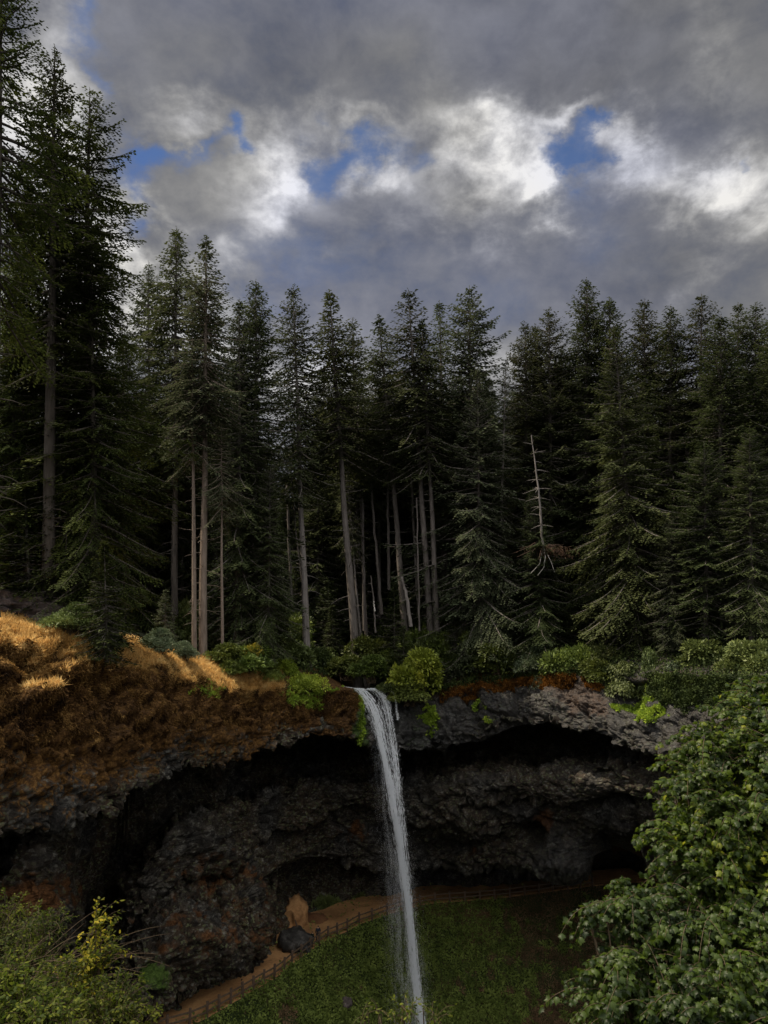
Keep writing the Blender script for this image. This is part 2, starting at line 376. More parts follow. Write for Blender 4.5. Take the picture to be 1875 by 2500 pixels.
def build_cliff():
    NX = 1150
    px = np.linspace(-340, 2340, NX)
    f, cr, lip, wt, dw, led, bot, db, tin = [S(a, px) for a in (FD, CR, LIP, WT, DW, LED, BOT, DB, TIN)]
    wig = 9 * perlin(np.stack([px / 60, px * 0, px * 0 + 3.3], 1)) + 7 * perlin(np.stack([px / 21, px * 0 + 5, px * 0], 1))
    lip = lip + wig * 1.6; led = led + 6 * perlin(np.stack([px / 40, px * 0 + 9, px * 0], 1))
    left = np.clip((760 - px) / 300, 0, 1)
    dtin = np.array([depth_at(y, ZT) for y in tin])
    rows = []
    def zrow(D, z, pxx=px):   # row given by depth and height
        X = (pxx - 937.5) / FPX * D * 1.0
        return np.stack([X * Pn(pxx, 1500 + 0 * pxx, D)[:, 0] / (X + 1e-9), D, z], 1)
    pc = Pn(px, cr, f + 1.5 + 4 * left)
    zb = ground_z(pc[:, 0] * (f + 26) / pc[:, 1], f + 26)
    r0 = np.stack([pc[:, 0] * (f + 26) / pc[:, 1], f + 26, zb - .3], 1)
    r1 = np.stack([pc[:, 0] * (f + 10) / pc[:, 1], f + 10, ground_z(pc[:, 0] * (f + 10) / pc[:, 1], f + 10) + .15], 1)
    rows += [r0, r1, pc, Pn(px, cr + 18 + 20 * left, f + 1.2 + .6 * left), Pn(px, cr * .55 + lip * .45, f - .4), Pn(px, cr * .2 + lip * .8, f - 1.5), Pn(px, lip, f - 1.5)]
    pl = rows[-1]
    gap = np.clip((wt - lip) / 60, 0, 1); bulge = 2.6 + 3.2 * np.clip((px - 960) / 150, 0, 1) * np.clip((1560 - px) / 100, 0, 1)
    dr = f + (dw - f) * .75 + 2.5
    rows.append(np.stack([pl[:, 0] * dr / f, dr, pl[:, 2] + .4], 1))
    rows += [Pn(px, wt - 10 * gap, dw + 2 + 5 * gap), Pn(px, wt + 14, dw - .8 - .3 * bulge), Pn(px, (wt + led) / 2, dw - bulge), Pn(px, led, dw - bulge)]
    p9 = rows[-1]
    rows.append(np.stack([p9[:, 0] * (dw - bulge + 2.2) / (dw - bulge), dw - bulge + 2.2, p9[:, 2] - .3], 1))
    rows += [Pn(px, led + 26, np.minimum((dw + db) / 2 + 1.5, dw - bulge + 2.5)), Pn(px, (led + bot) / 2, db - 1.5 - .7 * (bulge - 2.2)), Pn(px, bot - 25, db - 2.2 - .4 * (bulge - 2.2)), Pn(px, bot, db - 1.2)]
    p13 = rows[-1]
    rows.append(np.stack([p13[:, 0] * (np.maximum(dtin, db) + 3) / p13[:, 1], np.maximum(dtin, db) + 3, p13[:, 2] + .2], 1))
    rows.append(Pn(px, tin, dtin + .4) + np.array([0, 0, -.35]))
    rows = np.array(rows)                                    # R,NX,3
    n_per = [8, 8, 14, 36, 38, 34, 16, 14, 18, 56, 56, 8, 12, 50, 44, 14, 10, 14]
    out = []; R = len(rows)
    for r in range(R - 1):
        p0 = rows[max(r - 1, 0)]; p1 = rows[r]; p2 = rows[r + 1]; p3 = rows[min(r + 2, R - 1)]
        d01 = np.linalg.norm(p1 - p0, axis=1)[:, None] + 1e-3; d12 = np.linalg.norm(p2 - p1, axis=1)[:, None] + 1e-3; d23 = np.linalg.norm(p3 - p2, axis=1)[:, None] + 1e-3
        m1 = (p2 - p0) / (d01 + d12) * d12; m2 = (p3 - p1) / (d12 + d23) * d12
        for i in range(n_per[r]):
            t = i / n_per[r]
            out.append((2*t**3-3*t**2+1)*p1 + (t**3-2*t**2+t)*m1 + (-2*t**3+3*t**2)*p2 + (t**3-t**2)*m2)
    out.append(rows[-1]); G = np.array(out); NR = len(G)
    du = np.gradient(G, axis=1); dv = np.gradient(G, axis=0)
    N = np.cross(du, dv); N /= np.linalg.norm(N, axis=2)[..., None] + 1e-9
    for _ in range(3):
        N[1:-1, 1:-1] = N[1:-1, 1:-1] + N[:-2, 1:-1] + N[2:, 1:-1] + N[1:-1, :-2] + N[1:-1, 2:]
        N /= np.linalg.norm(N, axis=2)[..., None] + 1e-9
    if N[60, NX // 2, 1] > 0: N = -N
    p = G.reshape(-1, 3); n = N.reshape(-1, 3)
    row = np.repeat(np.arange(NR), NX); cum = np.cumsum([0] + n_per)
    X = p[:, 0]; Z = p[:, 2]
    pxv = np.tile(px, NR)
    # angular position of each vertex for the material masks and dents
    a = p[:, 1] * math.cos(PITCH) + Z * math.sin(PITCH); pyv = 1250 - FPX * (Z * math.cos(PITCH) - p[:, 1] * math.sin(PITCH)) / a
    face = np.clip((row - cum[2]) / 18, 0, 1)                       # 0 on plateau
    def dent(cx, cy, rx, ry): return np.exp(-(((pxv - cx) / rx) ** 2 + ((pyv - cy) / ry) ** 2) ** 1.5)
    D = np.zeros(len(p))
    for cx, cy, rx, ry, d in [(1505, 2095, 62, 46, 9), (1300, 2040, 30, 20, 3), (1490, 1968, 45, 22, 3.5), (250, 1640, 16, 50, 1.4), (270, 1700, 40, 30, 1.0), (1545, 1700, 30, 60, 1.5),
                              (735, 2150, 70, 45, 3), (1100, 2075, 60, 20, 2), (600, 1700, 25, 60, .8), (75, 1625, 50, 26, 1.1), (150, 1590, 14, 22, .6), (420, 1690, 30, 40, 1.2), (640, 1720, 14, 70, 1.0)]:
        D -= d * dent(cx, cy, rx, ry) * (row > cum[2])
    for cx, cy, rx, ry, d in [(1370, 2090, 75, 50, 2.2), (1380, 1900, 140, 40, .8), (1180, 1990, 90, 40, 1.6), (520, 2050, 90, 60, 2), (60, 1720, 60, 30, 1.8), (160, 1655, 40, 28, 1.4), (500, 2300, 110, 60, 2.0), (330, 1720, 50, 60, 1.0)]:
        D += d * dent(cx, cy, rx, ry) * (row > cum[2])
    q = p * np.array([1, 1, 1.15]) + 40
    big = fbm(q * .11, 4, .55)
    f1, e1 = facets(q * .40 + fbm(q * .5, 2)[:, None] * .25)
    f2, e2 = facets(q * np.array([1.15, 1.15, 1.5]) + fbm(q * 1.3, 2)[:, None] * .18)
    f3, e3 = facets(q * np.array([3.0, 3.0, 4.2]) )
    fine = fbm(q * 3.7, 3, .6)
    upper = (row < cum[6])
    strata = perlin(np.stack([X * .05, p[:, 1] * .05, Z * 1.1 + .6 * perlin(q * .25)], 1))
    # material masks (moss and dry grass grow on the upper left face and along the rim)
    mn = fbm(q * .16 + 11, 3); mn2 = fbm(q * .5 + 3, 3)
    tface = np.clip((row - cum[2]) / (cum[6] - cum[2]), 0, 1)
    lx = np.clip((800 - pxv) / 350, 0, 1)
    moss = np.where(upper, np.clip((890 - pxv) / 50, 0, 1) * (1.25 - 1.0 * tface) + mn * .45, 0)
    moss += np.where(upper, np.clip(1 - np.abs(pxv - 800) / 75, 0, 1) * (1.1 - .7 * tface), 0)
    moss += np.where(upper & (pxv > 1050), (1.1 - 7 * tface) * np.clip((1520 - pxv) / 120, 0, 1) + mn * .5 * (tface < .4), 0)
    moss = np.where(row < cum[2] + 3, np.where(pxv < 900, .9, .35), moss)
    dry = np.where(row < cum[3] + 12, np.where(pxv < 680, 1.1 - np.clip((row - cum[2] - 8) / 20, 0, 1), .0), 0)
    green = np.where(upper, .62 * np.exp(-((pxv - 745) / 60) ** 2 - ((pyv - 1690) / 30) ** 2) * 1.5 + .55 * np.exp(-((pxv - 880) / 26) ** 2) * 1.2 + .35 * np.exp(-((pxv - 1020) / 55) ** 2), 0)
    green += np.where(~upper, .75 * np.exp(-((pxv - 375) / 35) ** 2 - ((pyv - 2380) / 50) ** 2), 0)
    wet_dark = np.clip(.9 * np.exp(-((pxv - 1370) / 90) ** 2 - ((pyv - 2090) / 60) ** 2) + 1.1 * np.clip((pxv - 1300) / 120, 0, 1) * upper + np.exp(-((pxv - 1180) / 260) ** 2) * upper * 1.1 + .75 * np.clip((pxv - 880) / 80, 0, 1) * upper + .25 * (pxv > 900) + .3 * np.exp(-((pxv - 230) / 60) ** 2 - ((pyv - 1760) / 50) ** 2), 0, 1)  # wet dark basalt; right rim and boulder bulge also darkened to offset the sun
    red = np.zeros(len(p))
    for cx, cy, rx, ry, am in [(1390, 1690, 70, 45, .7), (1450, 1730, 60, 40, .5), (1330, 2005, 28, 28, .9), (1650, 1845, 80, 9, .95), (870, 2030, 40, 40, .55), (560, 2130, 200, 110, .36), (640, 2280, 140, 80, .3), (90, 2180, 90, 50, .8), (1180, 2080, 70, 22, .35), (400, 2300, 140, 140, .33), (1560, 2062, 60, 10, .8), (900, 2190, 120, 12, .5)]:
        red += am * np.exp(-((pxv - cx) / rx) ** 2 - ((pyv - cy) / ry) ** 2)
    red = red * (row > cum[2] + 10)
    mm = np.clip(moss, 0, 1)
    rockamp = face * (1 - .45 * mm * upper)
    rockamp = rockamp * np.interp(pxv, [1200, 1450], [1, .6])
    disp = D + big * 1.6 * np.clip(face, .1, 1) + rockamp * (f1 * 1.1 - .4 * np.exp(-e1 * 7) + f2 * .5 - .22 * np.exp(-e2 * 8) + f3 * .15 + fine * .05 + strata * .5 * (~upper)) 
    disp += mm * face * ((.5 - np.abs(fbm(q * np.array([.55, .55, .4]) + 5, 3))) * 2.5 - .4)
    V = p + n * disp[:, None]
    V[row == NR - 1] = p[row == NR - 1]
    i = np.arange(NR - 1)[:, None] * NX; j = np.arange(NX - 1)[None]
    F = np.stack([i + j, i + j + 1, i + NX + j + 1, i + NX + j], -1).reshape(-1, 4)
    if n[60 * NX + NX // 2, 1] < 0: F = F[:, ::-1]
    me = mesh_np('cliff', V, F)
    for nm, ar in (('moss', moss), ('dry', dry), ('green', green), ('wet_dark', wet_dark), ('red', red)): fattr(me, nm, ar)
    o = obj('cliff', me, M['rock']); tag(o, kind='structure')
    return V, n, row, cum, pxv, pyv, moss, NX, NR
CL = build_cliff()

# ------------------------------------------------------------------ ground, river, path, slope
def grid(name, X, Y, Z, m, smooth=True):
    nr, nc = X.shape
    i = np.arange(nr - 1)[:, None] * nc; j = np.arange(nc - 1)[None]
    F = np.stack([i + j, i + j + 1, i + nc + j + 1, i + nc + j], -1).reshape(-1, 4)
    o = obj(name, mesh_np(name, np.stack([X, Y, Z], -1).reshape(-1, 3), F, smooth), m); tag(o, kind='structure'); return o
u = np.linspace(-330, 2330, 160); e = np.concatenate([np.linspace(8, 60, 40), np.linspace(65, 200, 20), np.array([300, 500, 900, 1500])])
U, E = np.meshgrid(u, e); Yg = S(FD, U.ravel()).reshape(U.shape) + E; Xg = (U - 937.5) / FPX * Yg
Zg = ground_z(Xg.ravel(), Yg.ravel()).reshape(U.shape) - np.clip((E - 200) * .02, 0, 30)
Zg = Zg - .25 * (E < 20) + .35 * fbm(np.stack([Xg, Yg, Xg * 0], -1).reshape(-1, 3) * .25, 3).reshape(U.shape)
grid('ground', Xg, Yg, Zg, M['soil'])

def water_mat():
    m, t, out = mat('river_water'); tc = t.new('ShaderNodeTexCoord').outputs['Object']
    n = t.noise(t.vmath('MULTIPLY', tc, (2.5, .8, 1)), 1.2, 4, .6)
    principled(t, out, (.012, .016, .014), .12, .5, bump=n, bstr=.4, bdist=.12); return m
M['water'] = water_mat()
yy = np.linspace(93.6, 134, 40); hw = 4.6 + .03 * (yy - 94) + .5 * np.sin(yy * .4)
cx = -2.6 - (yy - 94) * .12
Xw = np.stack([cx - hw, cx, cx + hw]).T; Yw = np.stack([yy] * 3).T
zw = P(925, 1686, 94).z
Zw = np.full(Xw.shape, zw) + .0; grid('river', Xw, Yw, Zw, M['water'])

OUT = [(60, 2690), (230, 2600), (320, 2555), (407, 2516), (463, 2502), (505, 2484), (534, 2467), (563, 2450), (591, 2434), (618, 2418), (644, 2402), (670, 2387), (694, 2370), (713, 2352), (735, 2337), (757, 2320), (779, 2305), (801, 2291), (823, 2283), (848, 2272), (877, 2256), (908, 2245), (945, 2232), (985, 2220), (1025, 2210), (1062, 2204), (1098, 2201), (1135, 2199), (1172, 2196), (1207, 2193), (1245, 2189), (1281, 2184), (1316, 2180), (1350, 2175), (1386, 2170), (1417, 2166), (1447, 2162), (1500, 2158), (1600, 2150), (1750, 2150), (2000, 2150)]
outer = np.array([list(P(x, y, depth_at(y, ZT))) for x, y in OUT])
# resample
def resample(pts, n):
    d = np.concatenate([[0], np.cumsum(np.linalg.norm(np.diff(pts, axis=0), axis=1))]); s = np.linspace(0, d[-1], n)
    return np.stack([np.interp(s, d, pts[:, k]) for k in range(3)], 1)
outr = resample(outer, 260)
pxo = 937.5 + outr[:, 0] / outr[:, 1] * FPX
inr = []
for q in outr:      # inner edge: go back from the rim until well under the rock
    v = np.array([q[0] - 6, q[1] - 62]); v /= np.linalg.norm(v); inr.append([q[0] + v[0] * 9, q[1] + v[1] * 9, ZT])
inr = np.array(inr)
ts = np.linspace(0, 1, 26)[:, None, None]
Gp = outr[None] * (1 - ts) + inr[None] * ts
Gp[..., 2] += .18 * fbm(Gp.reshape(-1, 3) * .5, 3).reshape(Gp.shape[:2]) * np.clip(ts[..., 0] * 6, 0, 1)
Gp = np.concatenate([(outr * 1.01 - inr * .01)[None] - np.array([0, 0, .5]), Gp])
grid('path', Gp[..., 0], Gp[..., 1], Gp[..., 2], M['sand'])
pool = np.array([9.0, 68.0, -58.0])
ts = np.linspace(0, 1, 150)[:, None, None]
o2 = resample(outer, 420)
Gs = o2[None] * (1 - ts) + pool[None, None] * ts
Gs[..., 2] = ZT - .05 - 26 * (ts[..., 0] ** .93)
ed = np.clip(ts[..., 0] * 25, 0, 1)
Gs[..., 2] += (fbm(Gs.reshape(-1, 3) * np.array([.18, .18, .18]), 4).reshape(Gs.shape[:2]) * 1.3) * ed
m, t, out = mat('slope_soil'); tc = t.new('ShaderNodeTexCoord').outputs['Object']
nn = t.math('ADD', t.math('MULTIPLY', t.noise(tc, .12, 3, .5), .5), t.math('MULTIPLY', t.noise(tc, 1.6, 4, .7), .5))
principled(t, out, t.ramp(nn, [(.32, (.012, .020, .006)), (.5, (.03, .042, .013)), (.66, (.085, .05, .026))]), .95, .1, bump=nn, bstr=.6, bdist=.4)
M['slope'] = m
Gs2 = np.concatenate([(Gs[0] + (Gs[0] - Gs[1]) * np.array([2, 2, 0]) - np.array([0, 0, .45]))[None], Gs])
grid('slope', Gs2[..., 0], Gs2[..., 1], Gs2[..., 2], M['slope'])
# near bank on which the foreground shrubs stand
Xh, Yh = np.meshgrid(np.linspace(-30, 30, 60), np.linspace(-6, 34, 50))
Zh = -1.9 - .62 * np.maximum(Yh, 0) - .0 * Xh + .3 * fbm(np.stack([Xh, Yh, 0 * Xh], -1).reshape(-1, 3) * .3, 3).reshape(Xh.shape)
grid('hillside', Xh, Yh, Zh, M['soil'])
def hill_z(x, y): return -1.9 - .62 * max(y, 0)

# ------------------------------------------------------------------ rock builder
def rock_mesh(name, sx, sy, sz, seed, detail=5, amp=.25):
    import bmesh
    bm = bmesh.new(); bmesh.ops.create_icosphere(bm, subdivisions=detail, radius=1)
    V = np.array([v.co[:] for v in bm.verts]); F = np.array([[v.index for v in f.verts] for f in bm.faces]); bm.free()
    q = V * 1.5 + seed * 7.7; a, ed = facets(q * 1.0); b, _ = facets(q * 2.6)
    c3, e3 = facets(q * 4.5); V = V * (1 + amp * (a + .5 * b + .3 * c3 - .12 * np.exp(-e3 * 8)) + .12 * fbm(q, 3))[:, None]
    V = np.sign(V) * np.abs(V) ** .85
    return mesh_np(name, V * np.array([sx, sy, sz]), F)
def rock(label, px, py, D, s, seed, m='dark_boulder', name='boulder', cat='boulder', amp=.25, group=None):
    o = obj(name, rock_mesh(name, *s, seed, 4, amp), M[m]); o.location = P(px, py, D); tag(o, label, cat, group); o.rotation_euler[2] = seed; return o
rock('long craggy brown rock outcrop behind the golden grass at the left edge', 25, 1490, 55, (4.2, 2.4, 1.25), 1, 'boulder', 'rock_outcrop', 'rock', .5).rotation_euler[2] = 0
rock('small knobbly rock at the right end of the brown outcrop', 112, 1517, 54, (.95, .9, .6), 3, 'boulder', 'rock_outcrop', 'rock', .3)
rock('big dark rounded boulder on the sandy path beside the walkers', 722, 2298, depth_at(2312, ZT), (2.1, 1.7, 1.25), 2)
rock('sandy brown mound of earth at the mouth of the small cave', 720, 2250, depth_at(2262, ZT) + 1.5, (2.1, 1.5, 2.2), 5, 'sand', 'earth_mound', 'mound', .42)
rock('lower red brown earth bank right of the sandy mound', 768, 2262, depth_at(2262, ZT) + 2.5, (2.2, 1.4, 1.5), 6, 'red_earth', 'earth_mound', 'mound', .15)
rock('pale pinkish rock low on the green slope below the path', 845, 2448, 89, (.75, .6, .5), 8, 'boulder')

# ------------------------------------------------------------------ grass and moss as fuzz
def blade_field(name, base, dirs, L, Wd, m, seed=0, parent=None, curve=.35):
    r = np.random.RandomState(seed); n = len(base)
    side = np.cross(dirs, r.normal(size=(n, 3))); side /= np.linalg.norm(side, axis=1)[:, None]
    bend = r.normal(size=(n, 3)) * curve; bend[:, 2] -= curve * .8
    mid = base + dirs * L[:, None] * .55; tip = base + dirs * L[:, None] * .9 + bend * L[:, None] * .5
    V = np.stack([base - side * Wd[:, None] * .5, base + side * Wd[:, None] * .5, mid + side * Wd[:, None] * .35, tip, mid - side * Wd[:, None] * .35], 1).reshape(-1, 3)
    return obj(name, mesh_np(name, V, np.arange(n * 5).reshape(-1, 5)), m, parent)
def cliff_fuzz():
    V, n, row, cum, pxv, pyv, moss, NX, NR = CL
    r = np.random.RandomState(3)
    def pick(mask, cnt):
        idx = np.nonzero(mask)[0]; k = r.choice(idx, cnt)
        a, c = r.rand(cnt, 1), r.rand(cnt, 1); k2 = np.minimum(k + NX, len(V) - 1); k3 = np.minimum(k + 1, len(V) - 1)
        return k, V[k] + (V[k2] - V[k]) * a + (V[k3] - V[k]) * c + r.uniform(-.06, .06, (cnt, 3))
    inx = (pxv > -60) & (pxv < 1700)
    mn = fbm(V * .45 + 9, 3); mn2_ = fbm(V * 1.6 + 2, 2); tf_ = (row - cum[2]) / (cum[6] - cum[2])
    # dry golden grass on the left rim; lower patches paint sunlight on moss bumps
    sunlit_bumps = np.exp(-((pxv - 62) / 55) ** 2 - ((pyv - 1700) / 22) ** 2) + np.exp(-((pxv - 150) / 38) ** 2 - ((pyv - 1652) / 24) ** 2) + .8 * np.exp(-((pxv - 236) / 12) ** 2 - ((pyv - 1663) / 10) ** 2) + .8 * np.exp(-((pxv - 530) / 40) ** 2 - ((pyv - 1690) / 26) ** 2)
    mask = (row > cum[1] + 2) & ((row < cum[3] + 2 + 12 * mn + 11 * np.exp(-((pxv - 520) / 110) ** 2) + 5 * (pxv < 220)) | ((sunlit_bumps + mn * .5 > .62) & (mn2_ > 0))) & (pxv < 690) & inx & ~((pxv > 215) & (pxv < 292))
    k, b = pick(mask, 80000)
    d = np.array([.12, -.25, .9]) + r.normal(size=(len(k), 3)) * .38; d[:, 2] = np.abs(d[:, 2]); d /= np.linalg.norm(d, axis=1)[:, None]
    o = blade_field('dry_grass', b, d, r.uniform(.22, .75, len(k)), r.uniform(.03, .07, len(k)), M['drygrass'], 1)
    tag(o, 'golden dry grass along the sunlit rim of the left cliff', 'grass', kind='stuff')
    # brown hanging moss on the face
    mask = (row > cum[3] - 6) & (row < cum[6]) & (moss + mn * .9 > .45) & (tf_ < .5 + .35 * mn2_) & (pxv < 900) & inx
    k, b = pick(mask, 150000)
    d = n[k] * .6 + np.array([0, -.1, -.55]) + r.normal(size=(len(k), 3)) * .35; d /= np.linalg.norm(d, axis=1)[:, None]
    o = blade_field('hanging_moss', b, d, r.uniform(.10, .34, len(k)), r.uniform(.035, .08, len(k)), M['moss'], 2)
    tag(o, 'orange brown moss hanging on the overhanging left rock face', 'moss', kind='stuff')
    mask = (row > cum[3] - 2) & (row < cum[4] - 16 + 24 * mn) & (mn2_ * .8 + mn > .15) & (pxv < 700) & inx
    k, b = pick(mask, 42000)
    d = n[k] * .8 + np.array([0, -.1, .1]) + r.normal(size=(len(k), 3)) * .4; d /= np.linalg.norm(d, axis=1)[:, None]
    o = blade_field('golden_moss', b, d, r.uniform(.12, .36, len(k)), r.uniform(.035, .075, len(k)), M['moss_gold'], 4)
    tag(o, 'golden brown moss tufts on the upper half of the left rock face', 'moss', kind='stuff')
    mask = (row > cum[2] - 4) & (row < cum[3] + 4 + 22 * mn) & (pxv > 1075) & (pxv < 1420 + 160 * mn) & (mn2_ > -.25)
    k, b = pick(mask, 16000)
    d = n[k] * .5 + np.array([0, -.3, .3]) + r.normal(size=(len(k), 3)) * .4; d /= np.linalg.norm(d, axis=1)[:, None]
    o = blade_field('rim_moss', b, d, r.uniform(.2, .6, len(k)), r.uniform(.05, .12, len(k)), M['moss_orange'], 2)
    tag(o, 'rusty orange moss along the cliff rim right of the waterfall', 'moss', kind='stuff')
    mask = (row > 3) & (row < cum[2] + 6 + np.clip((pxv - 1400) / 7, 0, 34) + 14 * mn) & (pxv > 640) & (pxv < 2100) & ~((pxv > 800) & (pxv < 960)) & ~((pxv < 900) & (row > cum[2] - 6))
    k, b = pick(mask, 60000); b[:, 2] += r.uniform(0, .8, len(k))
    d = np.array([0, -.3, .3]) + r.normal(size=(len(k), 3)) * .5
    v, f = cards(b, d, r.normal(size=d.shape) * .6 + np.array([0, -.3, 1]), r.uniform(.2, .42, len(k)), r.uniform(.1, .22, len(k)))
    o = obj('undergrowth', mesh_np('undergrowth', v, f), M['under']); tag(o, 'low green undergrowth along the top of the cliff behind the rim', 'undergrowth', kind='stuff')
    # green ferns and leaves round the notch
    g = .9 * np.exp(-((pxv - 745) / 70) ** 2 - ((pyv - 1695) / 38) ** 2) + .55 * np.exp(-((pxv - 878) / 14) ** 2 - ((pyv - 1760) / 80) ** 2) + .42 * np.exp(-((pxv - 1040) / 60) ** 2 - ((pyv - 1760) / 50) ** 2) + .5 * np.exp(-((pxv - 490) / 60) ** 2 - ((pyv - 1690) / 30) ** 2) + .5 * np.exp(-((pxv - 1560) / 80) ** 2 - ((pyv - 1720) / 60) ** 2)+ .3 * np.exp(-((pxv - 1170) / 60) ** 2 - ((pyv - 1740) / 50) ** 2)
    mask = (row > cum[2] - 4) & (row < cum[6]) & (g + mn * .5 > .42)
    k, b = pick(mask, 15000)
    d = n[k] * .7 + np.array([0, -.1, .1]) + r.normal(size=(len(k), 3)) * .5; d /= np.linalg.norm(d, axis=1)[:, None]
    v, f = cards(b, d, r.normal(size=d.shape) + np.array([0, -.5, 1]), r.uniform(.2, .42, len(k)), r.uniform(.12, .26, len(k)))
    o = obj('cliff_ferns', mesh_np('cliff_ferns', v, f), M['leaf_yellow']); tag(o, 'yellow green ferns and creepers on the rock beside the waterfall notch', 'ferns', kind='stuff')
def blade_mat(name, stops, tf=.35, rough=.7):
    m, t, out = mat(name); tc = t.new('ShaderNodeTexCoord').outputs['Object']
    n = t.math('ADD', t.math('MULTIPLY', t.noise(tc, .7, 4, .6), .6), t.math('MULTIPLY', t.noise(tc, 9, 2, .7), .4))
    c = t.ramp(n, stops); principled(t, out, c, rough, .15, transl=c, tfac=tf); return m
M['drygrass'] = blade_mat('dry_grass_blades', [(.35, (.34, .19, .06)), (.5, (.72, .46, .16)), (.65, (.88, .68, .32))], .5)
M['moss'] = blade_mat('brown_moss', [(.38, (.014, .007, .003)), (.47, (.06, .031, .011)), (.55, (.16, .085, .026)), (.65, (.38, .23, .075))], .2, .9)
M['moss_gold'] = blade_mat('golden_moss', [(.36, (.09, .045, .014)), (.5, (.27, .15, .045)), (.64, (.55, .36, .13))], .35, .9)
M['moss_orange'] = blade_mat('orange_moss', [(.36, (.04, .022, .006)), (.5, (.20, .085, .018)), (.66, (.42, .19, .035))], .2, .9)
M['cover'] = blade_mat('slope_leaves', [(.36, (.05, .072, .014)), (.5, (.125, .165, .034)), (.66, (.23, .28, .065))], .2, .6)
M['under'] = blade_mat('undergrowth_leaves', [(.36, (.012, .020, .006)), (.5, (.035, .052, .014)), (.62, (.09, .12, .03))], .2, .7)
M['brush'] = blade_mat('slope_brush', [(.36, (.05, .032, .018)), (.5, (.15, .092, .05)), (.66, (.27, .165, .095))], .2, .9)
cliff_fuzz()
def slope_cover():
    r = np.random.RandomState(9); nr, nc = Gs.shape[:2]
    def scatter(cnt, tmax=.62):
        a = r.uniform(.004, tmax, cnt) * (nr - 1); b = r.uniform(.06, .9, cnt) * (nc - 1)
        i = a.astype(int); j = b.astype(int); fa = (a - i)[:, None]; fb = (b - j)[:, None]
        return Gs[i, j] * (1 - fa) * (1 - fb) + Gs[i + 1, j] * fa * (1 - fb) + Gs[i, j + 1] * (1 - fa) * fb + Gs[i + 1, j + 1] * fa * fb
    p = scatter(190000); pn = fbm(p * .16 + 4, 3) + .6 * fbm(p * .7, 3)
    ii = r.randint(0, Gp.shape[1] - 1, 9000); side_ = r.rand(9000) < .45; jj = np.where(side_, 1 + (r.rand(9000) ** 2 * 3).astype(int), Gp.shape[0] - 1 - (r.rand(9000) ** .7 * 14).astype(int))
    q = Gp[jj, ii] + r.normal(size=(9000, 3)) * np.array([.25, .25, .02]); q = q[fbm(q * .35, 2) > np.where(side_, -.05, .05)]
    p = np.concatenate([p, q[::2]]); pn = fbm(p * .16 + 4, 3) + .6 * fbm(p * .7, 3)
    pxp = 937.5 + p[:, 0] / p[:, 1] * FPX
    brown = (pn > .55 - np.clip((pxp - 1060) / 260, 0, 1) * .7)
    hgt = .25 + .9 * np.clip(fbm(p * .45 + 30, 3) + .25, 0, 1)
    for nm, mk, mt, lab in (('ground_cover', ~brown, M['cover'], 'leafy green ferns and ground cover on the steep slope below the path'), ('bare_brush', brown, M['brush'], 'brown dry brush on the slope right of the falling water')):
        q = p[mk]; h = hgt[mk]; k = len(q)
        q = q + np.stack([r.normal(size=k) * .1, r.normal(size=k) * .1, r.uniform(0, 1, k) * h], 1)
        d = np.array([0, -.35, .15]) + r.normal(size=(k, 3)) * .5
        v, f = cards(q, d, r.normal(size=(k, 3)) * .6 + np.array([0, -.3, 1]), r.uniform(.18, .4, k), r.uniform(.1, .24, k) * (1 if nm == 'ground_cover' else .45))
        o = obj(nm, mesh_np(nm, v, f), mt); tag(o, lab, 'ground cover', kind='stuff')
slope_cover()

